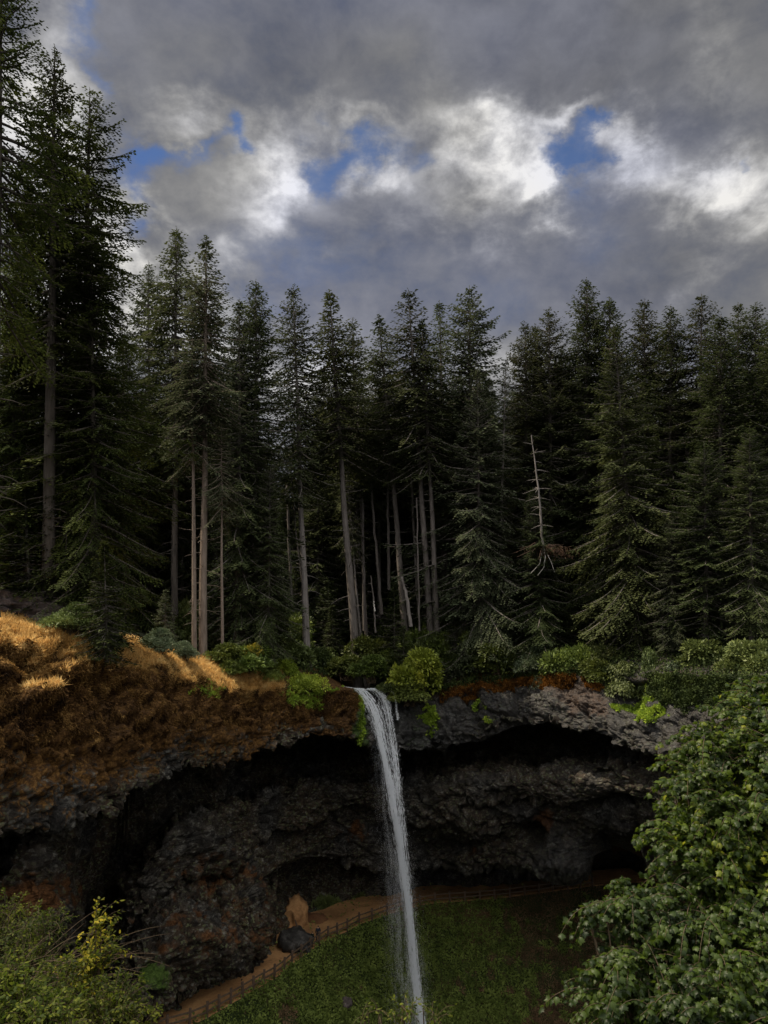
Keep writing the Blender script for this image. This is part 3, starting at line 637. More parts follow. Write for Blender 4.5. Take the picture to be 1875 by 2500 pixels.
# ------------------------------------------------------------------ conifers
def conifer(seed, H=50, cb=.05, Wf=.115, dens=1.0, leaf=.36, droop=1.0, power=.8, gap=.12, trunk_r=.009, step=.34, bulge=0.0, dead=True):
    r = np.random.RandomState(seed)
    # trunk with a slight wander
    zs = np.linspace(0, H, 26); wx = .004 * H * perlin(np.stack([zs / 14, zs * 0 + seed, zs * 0], 1)); wy = .004 * H * perlin(np.stack([zs / 14, zs * 0, zs * 0 + seed + .5], 1))
    rad = trunk_r * H * ((1 - zs / H) ** .8) + .02; rad[0] *= 1.35
    tr = [(np.stack([wx, wy, zs], 1), rad)]
    if dead:
        for _ in range(int(26 * (cb > .2) + 8)):
            z = r.uniform(.12, max(cb, .3)) * H; a = r.uniform(0, 2 * np.pi); L = r.uniform(.5, 2.6)
            d = np.array([math.cos(a), math.sin(a), r.uniform(-.35, .15)])
            tr.append((np.array([[0, 0, z], [d[0] * L * .6, d[1] * L * .6, z + d[2] * L * .5], [d[0] * L, d[1] * L, z + d[2] * L * 1.3]]), np.array([.05, .03, .012])))
    C, Dd, Nn, LL, WW = [], [], [], [], []
    z = H * .985; cbz = cb * H; wood = []
    lob = r.uniform(0, 2 * np.pi, 3)
    while z > cbz:
        t = (H - z) / (H - cbz)
        Rm = Wf * H * (t ** power) * (1 + bulge * math.sin(t * math.pi)) * (1 - .35 * max(0, t - .8) / .2)
        Rm = max(min(Rm, (H - z) * .46 * (Wf / .14) + .12), .22)
        nb = max(4, int(round((5.2 + 2.5 * t) * dens)))
        a0 = r.uniform(0, 2 * np.pi)
        for k in range(nb):
            if r.rand() < gap * (.4 + t): continue
            a = a0 + k * 2 * np.pi / nb + r.normal() * .25
            L = Rm * r.uniform(.62, 1.22) * (1 + .22 * math.sin(a * 2 + lob[0] + z * .21) + .15 * math.sin(a * 3 + lob[1] - z * .35))
            zz = z + r.uniform(-.4, .4)
            el0 = math.radians(38 - 52 * min(1, t * 1.6) + r.normal() * 7) ; sag = droop * (.10 + .28 * t) * L
            ns = max(3, int(L / .55)); s = np.linspace(0, 1, ns + 1)
            bx = L * s * math.cos(el0); bz = L * s * math.sin(el0) - sag * s ** 1.5 + .16 * L * s ** 4 * (1 - .3 * t)
            ca, sa = math.cos(a), math.sin(a)
            tw = .12 * L * r.normal() * s ** 2
            pts = np.stack([ca * bx - sa * tw, sa * bx + ca * tw, zz + bz], 1)
            if L > 1.2: wood.append((pts, np.linspace(.018 * L + .015, .012, len(pts))))
            # twigs either side
            nt = max(3, int(L / step)); st = np.linspace(.16 if L > 2 else .05, 1.0, nt) + r.normal(size=nt) * .02; st = np.clip(st, .03, 1)
            base = np.stack([np.interp(st, s, pts[:, i]) for i in range(3)], 1)
            for side in (-1, 1):
                tl = L * .36 * (1.05 - st) ** .7 * np.clip(st * 3.2, .35, 1) * r.uniform(.6, 1.2, nt) + .12
                ang = a + side * r.uniform(.75, 1.15, nt)
                td = np.stack([np.cos(ang), np.sin(ang), -.28 * droop - .3 * t * droop + r.normal(size=nt) * .16], 1)
                m = np.maximum(1, (tl / (leaf * .62)).astype(int))
                rep = np.repeat(np.arange(nt), m); fr = np.concatenate([(np.arange(q) + r.rand()) / q for q in m])
                c = base[rep] + td[rep] * (tl[rep] * fr)[:, None]; c[:, 2] -= .22 * tl[rep] * fr ** 2
                c += r.normal(size=c.shape) * leaf * .12
                d = td[rep] + np.stack([np.full(len(rep), ca), np.full(len(rep), sa), np.zeros(len(rep))], 1) * .75 + r.normal(size=c.shape) * .22
                C.append(c); Dd.append(d); Nn.append(r.normal(size=c.shape) * .24 + np.array([ca * .35, sa * .35, 1.0]))
                LL.append(leaf * r.uniform(.7, 1.35, len(rep))); WW.append(leaf * r.uniform(.5, .95, len(rep)))
            # tip
            C.append(pts[-2:]); Dd.append(np.tile([[ca, sa, .1]], (2, 1))); Nn.append(np.array([[0, 0, 1.], [.3, .2, 1]])); LL.append(np.full(2, leaf)); WW.append(np.full(2, leaf * .4))
        z -= (.38 + .55 * t) * r.uniform(.7, 1.3) * (H / 50) ** .5
    # leader
    zc = np.linspace(H * .97, H * 1.0, 8); C.append(np.stack([zc * 0, zc * 0, zc], 1)); a = r.uniform(0, 6.3, 8)
    Dd.append(np.stack([np.cos(a) * .5, np.sin(a) * .5, np.ones(8)], 1)); Nn.append(r.normal(size=(8, 3))); LL.append(np.full(8, leaf * .9)); WW.append(np.full(8, leaf * .3))
    C, Dd, Nn, LL, WW = map(np.concatenate, (C, Dd, Nn, LL, WW))
    C[:, 0] += np.interp(C[:, 2], zs, wx); C[:, 1] += np.interp(C[:, 2], zs, wy)
    v, f = cards(C, Dd, Nn, LL, WW)
    crown = mesh_np('crown', v, f)
    tv, tf = tubes(tr + wood, 6)
    trunk = mesh_np('trunk', tv, tf, True)
    return dict(crown=crown, trunk=trunk, H=H, n=len(f))
random.seed(4)
PR = {
    'full_a': conifer(1, 50, .04, .15, 1.0, .36, power=.5),
    'full_b': conifer(2, 50, .06, .165, .95, .38, gap=.16, power=.5),
    'full_c': conifer(3, 50, .10, .135, 1.05, .36, droop=1.3, power=.5),
    'mid_a': conifer(4, 50, .42, .12, 1.0, .36, power=.5),
    'mid_b': conifer(5, 50, .36, .135, .95, .37, gap=.18, power=.5),
    'high_a': conifer(6, 50, .55, .11, 1.05, .36, power=.5),
    'high_b': conifer(7, 50, .60, .115, .95, .37, gap=.2, power=.6, bulge=.1),
    'big': conifer(8, 46, .03, .19, 1.1, .36, droop=1.25, power=.66, step=.30),
    'thin': conifer(12, 50, .30, .085, .9, .34, gap=.25, power=.55),
    'near_a': conifer(9, 50, .03, .155, 1.0, .27, droop=1.2, step=.27, power=.5, gap=.22, trunk_r=.010),
    'near_b': conifer(10, 50, .05, .145, .85, .27, droop=1.1, step=.28, gap=.34, power=.5, trunk_r=.011),
    'near_c': conifer(13, 50, .40, .125, .85, .27, droop=1.0, step=.28, gap=.34, power=.6, trunk_r=.011),
    'young': conifer(11, 14, .02, .24, 1.1, .30, droop=.7, step=.24, gap=.06, power=.9, dead=False),
    'young_b': conifer(14, 12, .02, .30, .8, .34, droop=.9, step=.26, gap=.15, power=.7, dead=False),
}
print('protos', {k: v['n'] for k, v in PR.items()})
MESHCACHE = {}
def variant(kind, part, m):
    key = (kind, part, m)
    if key not in MESHCACHE:
        me = PR[kind][part].copy(); me.materials.clear(); me.materials.append(M[m]); MESHCACHE[key] = me
    return MESHCACHE[key]
TREES = {}
def place_tree(name, kind, top, bx, D, label, cat='conifer', mat_='needle', bk='bark', group=None, ws=1.0, rot=None, bz=None):
    """top: where the tip is seen; bx: where the foot is seen; D: its distance"""
    tp = np.array(P(top[0], top[1], D)); X = (bx - 937.5) / FPX * D * 1.0
    x0 = P(bx, 1600, D).x
    z0 = float(ground_z(x0, D)) - .4 if bz is None else bz
    base = np.array([x0, D, z0]); v = tp - base; Hh = np.linalg.norm(v); s = Hh / PR[kind]['H']
    key = (kind, mat_, bk)
    if key not in TREES:
        e = empty(name); obj('trunk', variant(kind, 'trunk', bk), None, e); obj('crown', variant(kind, 'crown', mat_), None, e)
        TREES[key] = e
    else:
        src = TREES[key]; e = src.copy(); COL.objects.link(e)
        for k in ('label', 'group'):
            if k in e: del e[k]
        for ch in src.children:
            c = ch.copy(); COL.objects.link(c); c.parent = e
    e.name = name; e.location = base
    q = Vector(v).to_track_quat('Z', 'Y') @ Quaternion((0, 0, 1), rot if rot is not None else random.uniform(0, 6.28))
    e.rotation_mode = 'QUATERNION'; e.rotation_quaternion = q; e.scale = (s * ws, s * ws, s)
    tag(e, label, cat, group); return e
T = place_tree
# ---- the tall dark trees at the left edge
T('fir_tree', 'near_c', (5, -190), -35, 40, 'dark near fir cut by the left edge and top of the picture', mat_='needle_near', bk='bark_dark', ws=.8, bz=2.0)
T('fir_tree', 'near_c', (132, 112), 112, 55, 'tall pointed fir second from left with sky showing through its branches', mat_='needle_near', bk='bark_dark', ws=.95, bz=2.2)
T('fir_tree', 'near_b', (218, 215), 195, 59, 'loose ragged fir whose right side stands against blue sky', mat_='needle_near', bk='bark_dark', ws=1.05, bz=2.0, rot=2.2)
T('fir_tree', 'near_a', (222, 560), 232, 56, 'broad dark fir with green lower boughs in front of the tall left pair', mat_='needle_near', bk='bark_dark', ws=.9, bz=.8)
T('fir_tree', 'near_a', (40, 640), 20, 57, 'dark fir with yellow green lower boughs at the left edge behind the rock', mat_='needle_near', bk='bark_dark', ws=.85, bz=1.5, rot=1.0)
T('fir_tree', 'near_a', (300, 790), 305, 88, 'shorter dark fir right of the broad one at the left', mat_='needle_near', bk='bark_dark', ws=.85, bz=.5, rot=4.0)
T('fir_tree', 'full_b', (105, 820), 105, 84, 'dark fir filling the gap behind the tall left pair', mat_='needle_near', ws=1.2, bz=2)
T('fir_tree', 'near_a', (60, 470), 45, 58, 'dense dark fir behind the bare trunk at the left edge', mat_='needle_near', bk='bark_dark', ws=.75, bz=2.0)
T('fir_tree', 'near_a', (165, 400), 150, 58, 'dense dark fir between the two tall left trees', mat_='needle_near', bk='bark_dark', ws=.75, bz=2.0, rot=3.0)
T('young_fir', 'young', (60, 1180), 70, 55, 'green bushy young fir between the rock outcrop and the tall trunks', 'young conifer', 'needle_near', ws=1.5, bz=1.6)
T('young_fir', 'young', (255, 1325), 262, 50, 'small bright green fir standing where the grass rim breaks', 'young conifer', 'needle_near', ws=1.15, bz=-.4)
# ---- middle left
T('fir_tree', 'full_a', (362, 640), 365, 98, 'narrow fir left of the two spires, its tip the lowest of the three', mat_='needle', ws=.8)
T('fir_tree', 'mid_b', (430, 555), 425, 92, 'left of the two tall spires at the middle left', mat_='needle', ws=.95)
T('fir_tree', 'high_a', (504, 578), 497, 80, 'right of the two tall spires, with a thick bare pale brown trunk', mat_='needle_grey', bk='bark_brown', ws=1.0, bz=-2.6)
T('fir_tree', 'high_b', (470, 800), 478, 79.5, 'slim bare brown trunk pressed close to the thick one at the middle left', mat_='needle_grey', bk='bark_brown', ws=.8, bz=-2.6)
T('fir_tree', 'high_b', (540, 1010), 546, 80, 'thin crooked trunk with a low tuft of foliage right of the paired trunks', mat_='needle_grey', bk='bark_brown', ws=.75, bz=-2.7)
T('fir_tree', 'full_c', (585, 730), 580, 88, 'dark dense fir behind the thin crooked trunk', mat_='needle', ws=.95)
T('fir_tree', 'full_a', (625, 685), 622, 92, 'full dark fir left of the tall bare trunk nearest the waterfall')
T('fir_tree', 'full_b', (450, 900), 440, 98, 'low bushy fir behind the pair of brown trunks', mat_='needle', ws=1.0)
T('fir_tree', 'full_c', (660, 1120), 655, 86, 'shorter dark fir standing forward under the middle left skyline', mat_='needle_young', ws=1.0)
# ---- centre
T('fir_tree', 'mid_a', (715, 697), 752, 99, 'dense topped fir with a long straight bare trunk left of the waterfall', mat_='needle', bk='bark_pale', ws=1.0)
T('fir_tree', 'high_a', (803, 710), 876, 103, 'fir leaning left on a long bare trunk above the waterfall notch', mat_='needle', bk='bark', ws=1.15)
T('fir_tree', 'mid_a', (860, 778), 885, 118, 'lower fir between the leaning one and the dense one above the fall', mat_='needle', ws=.9)
T('fir_tree', 'high_a', (925, 770), 999, 108, 'fir with a leaning grey trunk just left of the tall twin trunks', mat_='needle', bk='bark', ws=1.1)
T('fir_tree', 'high_b', (997, 706), 1058, 101, 'tallest fir above the fall, left one of the twin trunks', mat_='needle', bk='bark', ws=1.05)
T('fir_tree', 'high_a', (1030, 780), 1073, 100, 'right one of the twin trunks, its crown below the tallest tip', mat_='needle', bk='bark', ws=1.0, rot=2)
T('fir_tree', 'thin', (1073, 735), 1090, 118, 'thin see-through fir tip between the tallest and the wide pointed fir', mat_='needle', ws=1.1)
T('fir_tree', 'full_b', (1147, 700), 1150, 103, 'wide pointed fir at the middle right with long side branches', mat_='needle_grey', ws=1.08)
T('fir_tree', 'big', (1165, 900), 1172, 97, 'drooping grey green fir in front of the wide pointed one', mat_='needle_grey', ws=.85)
T('fir_tree', 'high_a', (840, 1090), 893, 110, 'slim pale trunk with thin foliage directly left of the bleached stump', mat_='needle', bk='bark_pale', ws=.6)
T('fir_tree', 'high_b', (868, 900), 900, 112, 'slim dark trunk behind the slim pale one above the fall', mat_='needle', ws=.7)
# ---- right
T('fir_tree', 'thin', (1236, 872), 1212, 100, 'sparse fir on a thin pale leaning trunk beside the sky gap', mat_='needle_grey', bk='bark_pale', ws=.75)
T('fir_tree', 'full_a', (1283, 785), 1290, 106, 'left of two small tips right of the sky gap', mat_='needle', ws=.95)
T('fir_tree', 'full_c', (1306, 792), 1315, 112, 'right of two small tips right of the sky gap', mat_='needle', ws=.95)
T('fir_tree', 'full_b', (1340, 752), 1350, 104, 'bushy fir left of the highest spire at the right', mat_='needle', ws=.95)
T('fir_tree', 'full_a', (1432, 680), 1435, 103, 'highest spire of the trees at the right', mat_='needle', ws=1.0)
T('fir_tree', 'full_c', (1488, 728), 1490, 101, 'blunt topped fir touching the highest spire on its right', mat_='needle', ws=1.15)
T('fir_tree', 'big', (1500, 800), 1560, 86, 'huge drooping green fir standing forward at the right, boughs down to the rim', mat_='needle_right', ws=1.0)
T('fir_tree', 'full_b', (1573, 732), 1580, 98, 'dark fir tip just right of the blunt topped fir', mat_='needle', ws=.95)
T('fir_tree', 'full_a', (1638, 746), 1640, 94, 'fir tip halfway between the huge fir and the right edge spires', mat_='needle_right', ws=1.05)
T('fir_tree', 'mid_b', (1713, 716), 1712, 92, 'sharp spire at the far right with layered open branches', mat_='needle', ws=1.0)
T('fir_tree', 'full_c', (1760, 770), 1765, 84, 'full green fir below the right edge spires', mat_='needle_right', ws=1.2)
T('fir_tree', 'mid_a', (1803, 738), 1800, 90, 'left of the last two spires before the right edge', mat_='needle_right', ws=.95)
T('fir_tree', 'full_a', (1846, 740), 1850, 88, 'last whole spire before the right edge', mat_='needle_right', ws=1.0)
T('fir_tree', 'full_b', (1895, 760), 1895, 82, 'fir cut through by the right edge of the picture', mat_='needle_right', ws=1.1)
T('fir_tree', 'full_b', (1720, 1080), 1725, 78, 'short leafy fir low at the right above the dark rock', mat_='needle_right', ws=1.35)
T('fir_tree', 'full_c', (1830, 1040), 1835, 74, 'short spreading fir low against the right edge', mat_='needle_right', ws=1.3)
T('fir_tree', 'big', (1300, 1190), 1330, 93, 'dark layered hemlock beneath the dead grey snag', mat_='needle_young', ws=1.25)
T('fir_tree', 'full_c', (1640, 1250), 1640, 80, 'mossy small fir leaning over the rim at the right', mat_='needle_grey', ws=1.3)
# young trees over the rim
for (tx, ty, bx, D, k, lab, wsc, mt) in [
    (962, 1425, 965, 99, 'young', 'small dark cone shaped fir right behind the waterfall lip', 1.05, 'needle_young'),
    (985, 1530, 985, 97, 'young', 'knee high fir in front of the small dark cone behind the lip', 1.2, 'needle_young'),
    (590, 1490, 590, 86, 'young_b', 'round dark young fir right of the crooked trunk', 1.2, 'needle_young'),
    (690, 1480, 690, 96, 'young', 'narrow dark young fir at the foot of the straight trunk', 1.1, 'needle_young'),
    (1110, 1500, 1110, 97, 'young_b', 'low layered young fir right of the twin trunk feet', 1.0, 'needle_young'),
    (810, 1480, 815, 106, 'young', 'shadowed young fir at the foot of the leaning fir', 1.3, 'needle_young'),
    (405, 1440, 400, 78, 'young_b', 'pale drooping young fir left of the paired trunks', 1.0, 'needle_grey'),
    (1440, 1450, 1440, 94, 'young_b', 'dark young fir left of the huge drooping fir', 1.2, 'needle_young'),
    (1260, 1520, 1262, 95, 'young', 'small fir above the two rounded rim shrubs', 1.2, 'needle_young')]:
    T('young_fir', k, (tx, ty), bx, D, lab, 'young conifer', mt, ws=wsc)
# back rows that close the forest
def zone(x):
    for lim, txt in ((480, 'behind the paired brown trunks and the two spires'), (640, 'behind the crooked trunk at the middle left'), (780, 'behind the long straight pale trunk'), (910, 'behind the leaning fir'), (1060, 'behind the twin trunks'),
                     (1200, 'behind the wide pointed fir'), (1340, 'behind the dead grey snag'), (1500, 'left of and behind the huge drooping fir'), (1680, 'right of and behind the huge drooping fir')):
        if x < lim: return txt
    return 'near the right edge'
rr = random.Random(5)
nback = 0
for row_, (D0, ymin, ymax, step_) in enumerate([(122, 880, 1010, 62), (136, 900, 1050, 52), (155, 960, 1080, 46), (180, 1010, 1120, 44)]):
    x = 330 + row_ * 13
    while x < 1980:
        D = D0 + rr.uniform(-6, 6)
        ty = rr.uniform(ymin, ymax)
        if 640 < x < 780: ty += 170
        if 1200 < x < 1270: ty += 60
        if 1690 < x < 1830: ty += 60
        if x > 1270: ty -= 40
        kind = rr.choice(['full_a', 'full_b', 'full_c', 'mid_a', 'mid_b', 'high_a'] if row_ < 1 else ['full_a', 'full_b', 'full_c'])
        T('fir_tree', kind, (x, ty), x + rr.uniform(-12, 12), D, 'dark fir in the back rows, ' + zone(x), mat_='needle', group='firs closing the back of the forest', ws=rr.uniform(1.0, 1.35))
        x += step_ * rr.uniform(.75, 1.3); nback += 1
for row_ in range(2):
    x = 350 + row_ * 31
    while x < 1900:
        T('young_fir', rr.choice(['young', 'young_b']), (x, rr.uniform(1330, 1450)), x, 114 + row_ * 8 + rr.uniform(-4, 4), 'dark young fir under the tall trunks, ' + zone(x), 'young conifer', 'needle_young', group='young firs under the tall trunks', ws=rr.uniform(.9, 1.3))
        x += rr.uniform(45, 90)
for (x, ty, D) in [(20, 900, 96), (180, 860, 92), (270, 900, 100), (350, 980, 104), (-60, 820, 100)]:
    T('fir_tree', 'full_b', (x, ty), x, D, 'dark fir deep behind the tall trees at the left edge', mat_='needle_near', group='firs deep behind the left trees', ws=1.2, bz=2.0)

# ---- snags
def snag(pts, r0, r1, m, label, stubs=8, seed=0, parts=None, smin=.3, smax=1.2, name='snag'):
    r = np.random.RandomState(seed); pts = np.array([list(p) for p in pts]); pts = resample(pts, 14)
    pts[1:-1] += r.normal(size=(12, 3)) * .04
    e = empty(name, pts[0]); loc = pts - pts[0]
    v, f = tubes([(loc, np.linspace(r0, r1, 14))], 8)
    v0, f0 = v, f; st = []
    for _ in range(stubs):
        i = r.randint(3, 13); a = r.uniform(0, 6.28); L = r.uniform(smin, smax); d = np.array([math.cos(a), math.sin(a) * .6, r.uniform(-.5, .3)])
        st.append((np.stack([loc[i], loc[i] + d * L * .5 + [0, 0, .05], loc[i] + d * L]), np.array([.05, .035, .012])))
    if st:
        v, f = tubes(st, 5); v0, f0 = np.concatenate([v0, v]), np.concatenate([f0, f + len(v0)])
    obj('trunk', mesh_np('trunk', v0, f0, True), M[m], e)
    tag(e, label, 'dead tree'); return e
sn = snag([P(1326, 1350, 91), P(1318, 1230, 91), P(1308, 1140, 91), P(1297, 1062, 91)], .17, .05, 'bark_pale', 'thin dead grey brown snag with a bristling broken base at the middle right', 40, 3, smin=.6, smax=2.2)
r = np.random.RandomState(5); st = []
o0 = np.array(P(1326, 1335, 91)) - np.array(sn.location)
for k in range(26):
    a = r.uniform(0, 6.28); L = r.uniform(1.2, 4.2); d = np.array([math.cos(a), math.sin(a) * .7, r.uniform(-.35, .25)])
    st.append((np.array([o0, o0 + d * L * .5, o0 + d * L + [0, 0, -.35 * L * r.rand()]]), np.array([.05, .03, .01])))
v, f = tubes(st, 5); obj('dead_boughs', mesh_np('dead_boughs', v, f, True), M['bark_red'], sn)
st = [(np.array([o0, o0 + [.15, -.3, -1.3], o0 + [-.1, -.4, -2.6], o0 + [-.9, -.5, -3.6]]), np.array([.09, .07, .05, .02])), (np.array([o0, o0 + [-.6, -.3, -2.2], o0 + [-1.8, -.4, -3.4]]), np.array([.05, .04, .02])), (np.array([o0, o0 + [.8, -.3, -1.8], o0 + [1.2, -.4, -3.2]]), np.array([.05, .04, .02]))]
v, f = tubes(st, 6); obj('bare_root', mesh_np('bare_root', v, f, True), M['white_wood'], sn)
k = 500; c = o0 + np.stack([r.normal(size=k) * 1.3 + 1.2, r.normal(size=k) * .7, -np.abs(r.normal(size=k)) * .6], 1)
v, f = cards(c, r.normal(size=(k, 3)) + [.5, 0, -1.2], r.normal(size=(k, 3)), np.full(k, .5), np.full(k, .07)); obj('dead_needles', mesh_np('dead_needles', v, f), M['dead'], sn)
snag([P(1003, 1530, 98), P(995, 1470, 98), P(981, 1408, 98)], .26, .19, 'bark_pale', 'broken pale leaning stump above the small cone shaped fir', 10, 4)
snag([P(917, 1545, 100), P(912, 1470, 100), P(905, 1405, 100)], .13, .06, 'bark', 'thin broken stick of a trunk with one bleached white patch', 3, 6)
ws_ = snag([P(914.5, 1492, 99.7), P(912.5, 1468, 99.7)], .11, .06, 'white_wood', 'bleached white splinter showing on the thin broken trunk', 0, 7)
snag([P(1024, 1540, 99), P(1021, 1380, 99), P(1017, 1215, 99)], .13, .07, 'bark', 'slim broken bare pole just left of the twin trunks', 6, 8)
snag([P(755, 1560, 101), P(722, 1300, 101), P(707, 1100, 101)], .12, .05, 'bark', 'slim dead pole left of the long straight trunk', 12, 9)
snag([P(1620, 1590, 82), P(1618, 1560, 82), P(1617, 1500, 82)], .12, .07, 'bark_pale', 'short pale bare stem near the rim below the huge right fir', 2, 10)
snag([P(1690, 1250, 92), P(1682, 1150, 92), P(1676, 1090, 92)], .35, .2, 'bark', 'grey trunk showing in the gap right of the huge fir', 6, 11)
for i, (xa, ya, xb, yb) in enumerate([(905, 1180, 932, 1500), (885, 1190, 890, 1540), (945, 1150, 950, 1440), (700, 1180, 712, 1480), (1000, 1120, 1022, 1500), (1370, 1200, 1380, 1500), (1415, 1230, 1420, 1480), (1445, 1210, 1455, 1470), (395, 1330, 398, 1560), (420, 1400, 424, 1575), (640, 1380, 643, 1560)]):
    snag([P(xb, yb, 111), P((xa + xb) / 2, (ya + yb) / 2, 111), P(xa, ya, 111)], .26, .16, 'bark', ['dim bare trunk in the shade %s' % s for s in ('right of the slim pale trunk', 'under the leaning fir', 'under the lower fir tip', 'left of the straight trunk', 'left of the twin trunks', 'left of the huge right fir', 'nearest the huge right fir', 'second from the huge right fir', 'left of the paired brown trunks', 'behind the pale drooping young fir', 'beside the shorter forward fir')][i], 8, 20 + i, name='bare_trunk')

# ------------------------------------------------------------------ broadleaf shrubs
def shrub_proto(seed, n=7000, lobes=14, leaf=.26, R=2.0, hh=1.6, droop=.2):
    r = np.random.RandomState(seed)
    cen = r.normal(size=(lobes, 3)); cen /= np.linalg.norm(cen, axis=1)[:, None]; cen[:, 2] = np.abs(cen[:, 2]) * 1.1
    cen *= np.array([R * .68, R * .68, hh * .8]) * r.uniform(.5, 1.05, (lobes, 1)); cen[:, 2] += hh * .25
    rad = r.uniform(.28, .55, lobes) * R
    k = r.choice(lobes, n, p=rad ** 2 / (rad ** 2).sum())
    d = r.normal(size=(n, 3)); d /= np.linalg.norm(d, axis=1)[:, None]; d[:, 2] = np.where(d[:, 2] < -.3, -d[:, 2], d[:, 2])
    lay = np.round(r.rand(n) * 5) / 5
    c = cen[k] + d * (rad[k] * (1 - .45 * r.rand(n) ** 1.6))[:, None] * np.array([1.1, 1.1, .62])
    c += .16 * np.stack([fbm(c * 1.7 + 3, 2), fbm(c * 1.7 + 13, 2), fbm(c * 1.7 + 23, 2)], 1) * R
    dirs = d + np.array([0, 0, -droop]) + r.normal(size=(n, 3)) * .4
    nn = np.array([0, 0, 1.0]) + d * .5 + r.normal(size=(n, 3)) * .45
    v, f = cards(c, dirs, nn, leaf * r.uniform(.6, 1.3, n), leaf * r.uniform(.4, .75, n))
    cr = mesh_np('foliage', v, f)
    st = []
    for i in range(lobes):
        b = r.normal(size=3) * .15 * R; b[2] = -.3
        st.append((np.stack([b, b * .4 + cen[i] * .5 + [0, 0, .1], cen[i]]), np.array([.05, .035, .015]) * R * .5))
    tv, tf = tubes(st, 5); return cr, mesh_np('stems', tv, tf, True), R, hh
SP = {'round': shrub_proto(1), 'loose': shrub_proto(2, 5200, 18, .28, 2.2, 1.7, .4), 'feather': shrub_proto(3, 9000, 16, .17, 2.0, 1.7, .1), 'low': shrub_proto(4, 5200, 16, .22, 2.4, .8, .2), 'hang': shrub_proto(5, 6500, 16, .24, 2.0, 1.9, 1.0)}
SC_CACHE = {}
def shrub(kind, px, pybase, D, width_px, height_px, label, m='leaf_green', cat='shrub', name='shrub', group=None, z=None):
    key = (kind, m)
    if key not in SC_CACHE:
        e = empty(name)
        cr = SP[kind][0].copy(); cr.materials.append(M[m]); stm = SP[kind][1].copy(); stm.materials.append(M['twig'])
        obj('foliage', cr, None, e); obj('stems', stm, None, e); SC_CACHE[key] = e
    else:
        src = SC_CACHE[key]; e = src.copy(); COL.objects.link(e)
        for kk in ('label', 'group'):
            if kk in e: del e[kk]
        for ch in src.children:
            c = ch.copy(); COL.objects.link(c); c.parent = e
    e.name = name; e.location = P(px, pybase, D); R, hh = SP[kind][2:]
    sx = width_px / FPX * D / (2.3 * R); sz = height_px / FPX * D / (1.55 * hh)
    e.scale = (sx, sx, sz); e.rotation_euler[2] = rr.uniform(0, 6.28)
    tag(e, label, cat, group); return e
